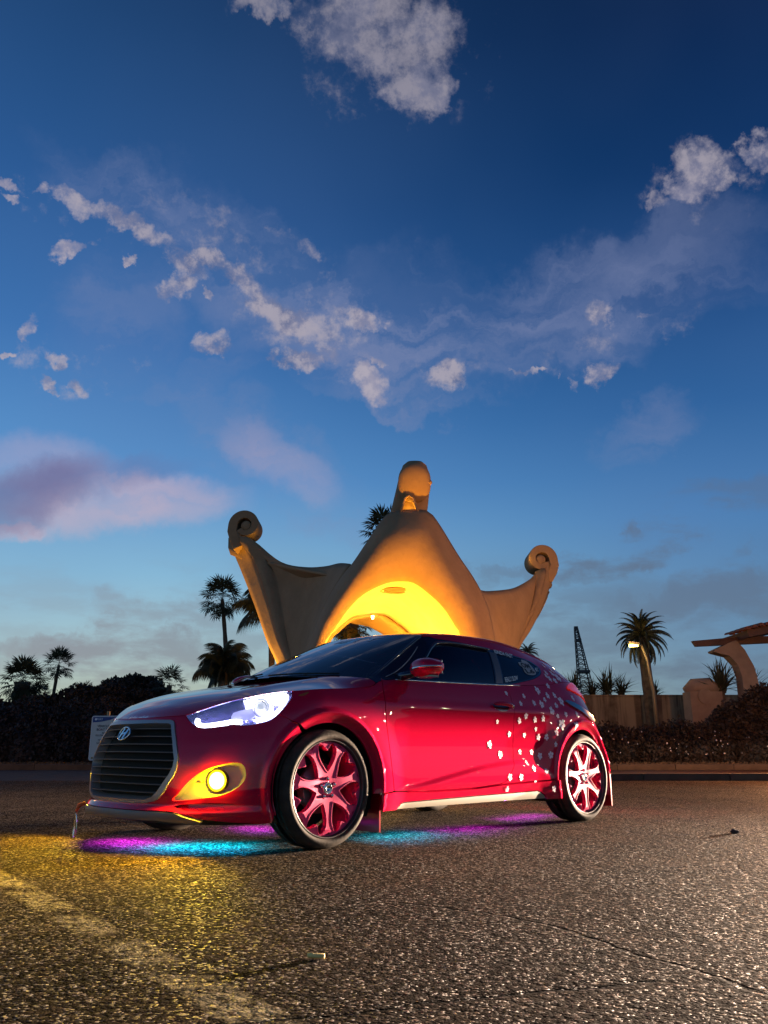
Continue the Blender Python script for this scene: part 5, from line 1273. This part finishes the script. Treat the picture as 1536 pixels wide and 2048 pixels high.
palm('fan_palm', (-23.2,60), [(-23.2,60,0), (-23.25,60,3.5), (-23.05,60,6.2)], .16, .10, 'small slim fan palm standing above the hedge at far left', FAN, 34, -50, 85, .78, 12)
palm('fan_palm', (-23.5,58), [(-23.5,58,0), (-23.45,58,3.9)], .18, .12, 'low bushy fan palm at the foot of the small slim one', FAN, 24, -50, 75, .66, 13)
palm('feather_palm', (-6.75,35), [(-6.75,35,0), (-6.6,35,3.55)], .26, .20, 'feathery palm with drooping fronds behind the car bonnet', QUEEN, 19, -30, 80, .60, 14)
palm('feather_palm', (-4.1,31), [(-4.1,31,0), (-4.12,31,3.6), (-4.30,31,5.35)], .12, .10, 'feathery palm half hidden behind the left wing of the pavilion', QUEEN, 13, -15, 75, .62, 15)
palm('fan_palm', (.62,40), [(.62,40,0), (.6,40,6), (.35,40,9.2), (.12,40,10.7)], .20, .15, 'fan palm peeping out behind the central peak', FAN, 36, -55, 80, .92, 17)
palm('shaggy_palm', (-1.25,30), [(-1.25,30,0), (-1.2,30,4.9)], .30, .26, 'shaggy palm seen through the pavilion arch', FAN, 40, -60, 60, .62, 18, skirt=1.3)
palm('shaggy_palm', (-19.2,45), [(-19.2,45,0), (-19.1,45,3.9)], .5, .4, 'fat shaggy palm with a hanging skirt above the hedge', FAN, 60, -60, 85, .85, 19, skirt=2.9)
palm('date_palm', (10.62,34.2), [(10.62,34.2,1.2), (10.6,34.2,3.), (10.50,34.2,4.9)], .25, .22, 'big date palm with arching fronds behind the lit street lamp', DATE, 72, -62, 88, .50, 20)
palm('fan_palm', (8.9,52), [(8.9,52,0), (8.85,52,6.2)], .16, .12, 'palm top just showing where the pavilion meets the car roof', DATE, 22, -30, 70, .35, 21)
palm('fan_palm', (-12.6,50), [(-12.6,50,0), (-12.6,50,4.1)], .2, .15, 'fan palm at the right end of the dark tree clump', FAN, 26, -50, 80, .75, 22)
palm('fan_palm', (-16.9,48), [(-16.9,48,0), (-16.9,48,3.3)], .2, .15, 'small fan palm poking out of the hedge above the parking sign', FAN, 22, -10, 80, .55, 23)
# yuccas and low fan plants on top of the wall
def spiky(x, y, z, h, n, label, seed, cat='plant'):
    r_ = random.Random(seed); t = thing('yucca', label, cat, (x, y, z))
    me = bpy.data.meshes.new('leaf_blade'); L_ = 1.
    me.from_pydata([(0,.03,0), (0,-.03,0), (.55,-.022,.0), (.55,.022,0), (1.,0,-.06)], [], [(0,1,2,3), (3,2,4)]); me.materials.append(LEAF)
    hub = MB().tube([(0,0,-.1), (0,0,h*.35)], [.08*h,.06*h], 8).build('stem', TRNK, t)
    for i in range(n):
        o = link('leaf_blade', me, None, t); o.location = (r_.uniform(-.12,.12)*h, r_.uniform(-.12,.12)*h, r_.uniform(.1,.42)*h)
        o.rotation_euler = (r_.uniform(-.5,.5), -R(r_.uniform(5, 88)), r_.uniform(0, 6.28)); s = h*r_.uniform(.5,.85); o.scale = (s, s*1.2, s)
    return t
WY = 35.
for i, (px, sz, lb) in enumerate([(6.75,1.1,'spiky yucca on the wall top just beyond the tail lamp'), (7.95,1.0,'low spiky yucca at the foot of the lattice crane'), (9.35,1.15,'spiky yucca on the wall left of the date palm'),
                                  (10.0,.95,'low yucca right beside the street lamp pole on the wall'), (11.4,.7,'small spiky plant right of the date palm trunk'), (8.8,.8,'small yucca at the left of the wall top cluster')]):
    spiky(px, WY+.6+.1*i, 2.5, sz*1.15, 90, lb, 40+i)
spiky(12.25,30.9,2.3, 1.35, 90, 'spiky plant left of the curved pergola pillar', 51); spiky(13.4,31.2,2.3, 1.25, 90, 'spiky plant right of the curved pergola pillar', 52)
spiky(6.0,46,4.1, 2.1, 80, 'spiky palm head showing above the car roof slope', 53)

# ================================================================== WALL, LAMP, CRANE, PERGOLA
def wall_nodes(T, b, out):
    co = obj_co(T); st = T.n('ShaderNodeVectorMath', {0: co, 1: (3.2,1,.18)}, operation='MULTIPLY').outputs[0]
    n = T.noise(st, 1., 5, .6); m2 = T.noise(co, 3., 5, .6); c = T.mix(T.ss(n, .42, .60), (.07,.045,.030), (.20,.145,.10)); c = T.mix(T.m('MULTIPLY', T.ss(m2, .4, .7), .4), c, (.20,.15,.10))
    L(T, c, b.inputs['Base Color'])
WALLM = mat('stained_wall', rough=.9, build=wall_nodes)
wl_ = thing('garden_wall', 'long stained concrete wall behind the bushes on the right', 'wall', (6., 35.15, 0))
for i in range(13):
    MB().box((.9+2.4*i, 0, 1.29), (2.385,.3,2.58)).build('wall_panel', WALLM, wl_)
    MB().box((.9+2.4*i, 0, 2.61), (2.39,.38,.07)).build('coping', WALLM, wl_)
LAMPM = mat('lamp_pole_metal', (.25,.20,.12), .5, .4)
sl_ = thing('street_lamp', 'lit yellow street lamp on a slim pole before the date palm', 'street lamp', (10.45,33.0,0))
MB().tube([(0,0,0), (-.02,0,2.6), (-.18,0,3.9), (-.34,0,4.42)], [.09,.07,.055,.045], 10).build('pole', LAMPM, sl_, True)
MB().tube([(-.34,0,4.40), (-.66,-.02,4.50)], [.05,.035], 8).build('arm', LAMPM, sl_, True)
hd = MB().box((-.66,-.02,4.50), (.42,.24,.09), Matrix.Rotation(R(8), 3, 'Y')).build('lamp_head', LAMPM, sl_)
MB().tube([(-.84,-.04,4.40), (-.50,-.04,4.43)], [.055,.06], 12).build('lamp_glass', mat('sodium_glass', (1,.8,.3), .4, emis=(1,.70,.14), es=12), hd, True)
def lattice(name, label, x0, y, z0, x1, z1, w0, w1, n):
    t = thing(name, label, 'crane', (x0, y, 0)); m_ = mat('crane_steel', (.05,.05,.055), .6, .3)
    a = Vector((0,0,z0)); b = Vector((x1-x0,0,z1)); ch = MB(); pts = []
    for i in range(n+1):
        s = i/n; c = a.lerp(b, s); w = w0+(w1-w0)*s; pts.append([c+Vector((sx*w, sy*w, 0)) for sx, sy in ((-1,-1), (1,-1), (1,1), (-1,1))])
    for k in range(4): MB().tube([p[k] for p in pts], .09, 5).build('boom_chord', m_, t)
    for i in range(n):
        for k in range(4):
            ch.tube([pts[i][k], pts[i+1][(k+1) % 4]], .045, 4); ch.tube([pts[i][k], pts[i][(k+1) % 4]], .04, 4)
    ch.build('lattice_bracing', m_, t)
    for s in (.36,.82): 
        c = a.lerp(b, s); w = w0+(w1-w0)*s; MB().box(c, (w*2.5, w*2.5, .35)).build('boom_joint', m_, t)
    MB().tube([b, b+Vector((.35,0,-2.5))], .03, 4).build('hoist_rope', m_, t); MB().box(b, (.5,.5,.5)).build('boom_head', m_, t)
    MB().box((.4,0,z0*.5), (2.4,2.2,z0)).build('crane_base', m_, t)
lattice('lattice_crane', 'slender lattice crane boom standing far behind the wall', 28.5, 120, 7.5, 27.55, 17.1, .95, .20, 15)
# pergola at the right edge
pg = thing('pergola', 'tiled pergola roof on a curved concrete pillar at the right edge', 'pergola', (12.8,30.5,0))
PW = mat('pergola_wood', rough=.7, build=varied((.06,.026,.015), (.10,.045,.025), 3., .3))
PS = mat('pergola_stucco', rough=.9, build=varied((.20,.13,.085), (.26,.175,.115), 2., .3))
TILE = mat('roof_tile', rough=.8, build=varied((.10,.035,.02), (.17,.06,.035), 5., .4))
def P_(u, v): return (u, v)
pil = [(-.05,2.0), (-.05,3.0), (-.16,3.42), (-.42,3.72), (-.95,3.86), (-.98,3.92), (-.30,4.22), (-.12,4.28), (.15,3.95), (.42,3.35), (.52,2.7), (.56,2.0), (.56,0), (-.05,0)]
V = [(x, -.28, z) for x, z in pil] + [(x, .28, z) for x, z in pil]; n = len(pil)
pydata('curved_pillar', V, [tuple(range(n)), tuple(range(2*n-1, n-1, -1))] + [(i, (i+1) % n, n+(i+1) % n, n+i) for i in range(n)], PS, pg)
bm_ = MB(); prof = [(-1.62,4.28), (-1.50,4.08), (3.2,4.30), (3.2,4.52), (0.,4.42)]
V = [(x, -.10, z) for x, z in prof] + [(x, .10, z) for x, z in prof]; n = 5
pydata('main_beam', V, [tuple(range(n)), tuple(range(2*n-1, n-1, -1))] + [(i, (i+1) % n, n+(i+1) % n, n+i) for i in range(n)], PW, pg)
MB().box((1.6,-.0,4.75), (3.3,2.2,.24), Matrix.Rotation(R(-12), 3, 'Y')).build('roof_deck', PW, pg)
tm = bpy.data.meshes.new('roof_tile'); tv = []; tf = []
for j in range(2):
    for k in range(7):
        a = math.pi*k/6; r_ = .115 if j == 0 else .095; tv.append((r_*math.cos(a)+0, -.25+.5*j, r_*math.sin(a)))
for k in range(6): tf.append((k, k+1, 8+k, 7+k))
tf.append(tuple(range(7))); tm.from_pydata(tv, [], tf); tm.materials.append(TILE)
for c in range(13):
    for r_ in range(4):
        o = link('roof_tile', tm, None, pg); o.location = (-.12+.25*c, -1.1+.45*r_, 4.54+.053*c + .012*((c*7+r_*3) % 3)); o.rotation_euler = (R(4), 0, R(random.uniform(-2,2)))
for k in range(3): MB().box((2.45, -.8+.8*k, 4.15), (.12,.12,.9)).build('hanging_bracket', PW, pg)
bb = thing('concrete_block', 'pale rounded concrete block on the wall left of the pergola', 'block', (11.55,31.0,0))
MB().box((0,0,1.25), (1.15,.8,2.5)).build('base_block', PS, bb); o = MB().tube([(-.05,-.41,2.32), (-.05,-.46,2.32)], .27, 20).build('round_plate', PS, bb)
o = MB().tube([(-.56,0,2.5), (-.3,0,2.68), (.3,0,2.72), (.56,0,2.55)], [.2,.3,.3,.18], 10).build('rounded_top', PS, bb, True)

# ================================================================== SIGN
sg_ = thing('parking_sign', 'small white parking notice with a blue header behind the car nose', 'sign', (-4.50,14.,0), R(-6))
SGM = mat('sign_white', (.62,.55,.52), .5); SBL = mat('sign_blue', (.02,.05,.22), .5); STX = mat('sign_text', (.04,.03,.04), .6); SWH = mat('sign_print_white', (.75,.75,.80), .5)
W_, H_ = .52, .70; zc_ = .70
def rrect(w, h, r_, n=5):
    out = []
    for cx, cy, a0 in ((w/2-r_, h/2-r_, 0), (-w/2+r_, h/2-r_, 90), (-w/2+r_, -h/2+r_, 180), (w/2-r_, -h/2+r_, 270)):
        out += [(cx+r_*math.cos(R(a0+90*k/n)), cy+r_*math.sin(R(a0+90*k/n))) for k in range(n+1)]
    return out
def plate(name, poly, y0, y1, m_, par):
    n = len(poly); V = [(x, y0, z+zc_) for x, z in poly] + [(x, y1, z+zc_) for x, z in poly]
    return pydata(name, V, [tuple(range(n)), tuple(range(2*n-1, n-1, -1))] + [(i, (i+1) % n, n+(i+1) % n, n+i) for i in range(n)], m_, par)
sp_ = plate('sign_panel', rrect(W_, H_, .035), 0, .004, SGM, sg_)
MB().tube([(x, -.001, z+zc_) for x, z in rrect(W_-.01, H_-.01, .032)]+[(W_/2-.005, -.001, zc_+H_/2-.037)], .005, 4, cap=False).build('sign_border', SWH, sp_)
plate('sign_header', [(-W_/2+.02,H_/2-.02), (-W_/2+.02,H_/2-.105), (-.10,H_/2-.095), (.05,H_/2-.065), (.16,H_/2-.02)], -.003, -.001, SBL, sp_)
MB().tube([(-.19,-.006,zc_+H_/2-.055), (-.19,-.004,zc_+H_/2-.055)], .018, 12).build('sign_logo', SWH, sp_)
def sign_text(s, x, z, size, m_=STX, bold=.012):
    me = text_mesh(s, size, .0, bold*size); me.transform(Matrix.Rotation(R(90), 4, 'X')); o = link('sign_lettering', me, m_, sp_); me.materials.clear(); me.materials.append(m_); o.location = (x, -.0055, z+zc_)
sign_text('PORT', -.125, .293, .042, SWH)
for s, z, sz in (('VEHICLES AND', .185, .052), ('BOAT TRAILERS', .132, .052), ('MUST BE IN', .078, .034), ('YELLOW MARKED STALLS', .040, .034), ('72 HOUR LIMIT', -.035, .044), ('NO OVERNIGHT', -.082, .044)):
    sign_text(s, .02, z, sz)
MB().tube([(-.20,-.004,zc_-.31), (-.20,-.008,zc_-.31)], .018, 12).build('sign_bolt', LAMPM, sp_)
MB().tube([(.0,.03,0), (.0,.03,1.12)], .028, 8).build('sign_post', LAMPM, sg_)

# ================================================================== HEDGES AND BUSHES
BUSH = mat('bush_leaf', rough=.7, build=varied((.012,.008,.007), (.040,.024,.020), 2.2))
BUSHR = mat('bush_leaf_warm', rough=.7, build=varied((.010,.007,.004), (.034,.018,.010), 2.2))
def leaf_cloud(fn, n, size, m_, name, seed, par=None, flat=.4):
    """fn(rng,n) -> n x 3 points; one small bent leaf each"""
    g = np.random.default_rng(seed); P = fn(g, n); d1 = g.normal(size=(n, 3)); d1 /= np.linalg.norm(d1, axis=1, keepdims=True)
    d2 = np.cross(d1, g.normal(size=(n, 3))); d2 /= np.linalg.norm(d2, axis=1, keepdims=True); s = size*g.uniform(.5, 1.3, (n, 1))
    V = np.stack([P, P+d1*s*.5+d2*s*.3, P+d1*s, P+d1*s*.5-d2*s*.3], 1).reshape(-1, 3)
    me = bpy.data.meshes.new(name); me.vertices.add(4*n); me.vertices.foreach_set('co', V.ravel()); me.loops.add(4*n); me.loops.foreach_set('vertex_index', np.arange(4*n, dtype=np.int32))
    me.polygons.add(n); me.polygons.foreach_set('loop_start', np.arange(0, 4*n, 4, dtype=np.int32)); me.update(calc_edges=True); me.materials.append(m_)
    return link(name, me, None, par)
def blobs_fn(B):
    B = np.array(B, float); vol = B[:, 3]*B[:, 5]; 
    def f(g, n):
        k = g.choice(len(B), n, p=vol/vol.sum()); d = g.normal(size=(n, 3)); d /= np.linalg.norm(d, axis=1, keepdims=True); r_ = g.uniform(.72, 1.06, (n, 1)); P = B[k, :3]+d*r_*B[k, 3:6]; P[:, 2] = np.maximum(P[:, 2], .02); return P
    return f
def dark_core(B, name, par, k=.82):
    bm = bmesh.new()
    for b in B:
        r0 = bmesh.ops.create_icosphere(bm, subdivisions=2, radius=1.)
        for v in r0['verts']: v.co = Vector((b[0]+v.co.x*b[3]*k, b[1]+v.co.y*b[4]*k, b[2]+v.co.z*b[5]*k))
    me = bpy.data.meshes.new(name); bm.to_mesh(me); bm.free(); return link(name, me, BUSH, par, True)
g = random.Random(3)
# left hedge: long dark mass
hb_ = []
for i in range(58):
    x = -28+.46*i+g.uniform(-.2,.2); hb_.append((x, 29.+g.uniform(-.6,.8), .55+g.uniform(-.1,.2), .9, .9, 1.32+g.uniform(-.25,.18)))
    hb_.append((x, 27.9+g.uniform(-.3,.3), .35, .8, .7, .85+g.uniform(-.2,.25)))
hd_ = thing('hedge', 'long dark hedge along the left behind the parking sign', 'hedge', (0,0,0))
hl = leaf_cloud(blobs_fn(hb_), 200000, .14, BUSH, 'hedge_leaves', 5, hd_); hl['kind'] = 'stuff'; dark_core(hb_, 'hedge_core', hd_, .72)
def bush_thing(name, label, cat, B, n, size, m_, seed, core=.8):
    t = thing(name, label, cat, (B[0][0], B[0][1], 0)); B2 = [(b[0]-B[0][0], b[1]-B[0][1], *b[2:]) for b in B]
    o = leaf_cloud(blobs_fn(B2), n, size, m_, 'leaves', seed, t); o['kind'] = 'stuff'; dark_core(B2, 'branches', t, core); return t
bush_thing('tree', 'rounded dark tree clump on the horizon left of the car bonnet', 'tree', [(-17.4,52,2.9,1.2,1.2,1.1), (-16.3,52,3.4,1.3,1.2,1.2), (-15.2,52,3.7,1.2,1.2,1.1), (-14.3,52,3.5,1.0,1.2,1.2), (-13.6,52,2.9,.9,1.2,1.0)], 26000, .24, BUSH, 61)
bush_thing('tree', 'low dark tree at the far left edge beside the shaggy palm', 'tree', [(-22.6,46,2.6,1.3,1,1.2), (-21.6,46,2.3,1.2,1,1.0), (-23.6,46,2.8,1.2,1,1.3)], 12000, .2, BUSH, 62)
bush_thing('shrub', 'ragged shrub between the shaggy palm and the tree clump', 'shrub', [(-17.6,38,1.6,1.2,.8,1.0), (-16.3,38,1.5,1.3,.8,1.0), (-14.9,38,1.7,1.4,.8,1.1), (-13.5,38,2.0,1.3,.8,1.2), (-12.2,38,2.1,1.2,.8,1.2), (-11.,38,1.9,1.2,.8,1.1)], 34000, .19, BUSH, 63)
# bushes on the right bank
rbs = []
for i in range(22):
    x = 5.6+.52*i+g.uniform(-.2,.2); rbs.append((x, 27.5+g.uniform(-.6,.6), .45, .8, .8, .72+.02*i+g.uniform(-.15,.15)))
rbs2 = [(x-PO.x, y-PO.y, *r_) for x, y, *r_ in rbs]
bush_thing('shrub_bank', 'low reddish shrubs in flower along the foot of the wall', 'shrub', rbs, 90000, .11, BUSHR, 64, .74)
bush_thing('bush', 'tall dark bush in front of the pergola at the right edge', 'bush', [(12.4,27.5,1.3,1.1,.9,1.2), (13.3,27.3,1.5,1.2,.9,1.35), (14.3,27.3,1.4,1.3,.9,1.3), (11.4,27.6,1.0,1.0,.9,1.0), (15.4,27,1.2,1.3,.9,1.2)], 52000, .13, BUSHR, 65, .74)
fl_ = MB(); gg = random.Random(9)
for i in range(90):
    x = gg.uniform(5.6, 13.5); c = Vector((x, 26.7+gg.uniform(-.2,.1), gg.uniform(.35,1.05))); r_ = gg.uniform(.012,.03)
    fl_.add([c+Vector((-r_,0,0)), c+Vector((0,-.005,-r_)), c+Vector((r_,0,0)), c+Vector((0,-.005,r_))], [(0,1,2,3)])
o = fl_.build('blossom', mat('blossom_pale', (.6,.5,.5), .7)); o['kind'] = 'stuff'; o['label'] = 'tiny pale blossoms scattered over the low shrubs'
# sparse dry grass on the bank
def gfn(g_, n):
    P = np.zeros((n, 3)); P[:, 0] = g_.uniform(-20, 22, n); P[:, 1] = 22.9+g_.uniform(0, 4.5, n); P[:, 2] = .10; return P
gs = leaf_cloud(gfn, 26000, .07, mat('dry_grass', (.07,.045,.025), .9), 'ground_cover', 71); gs['kind'] = 'stuff'
print('script done; objects', len(bpy.data.objects))
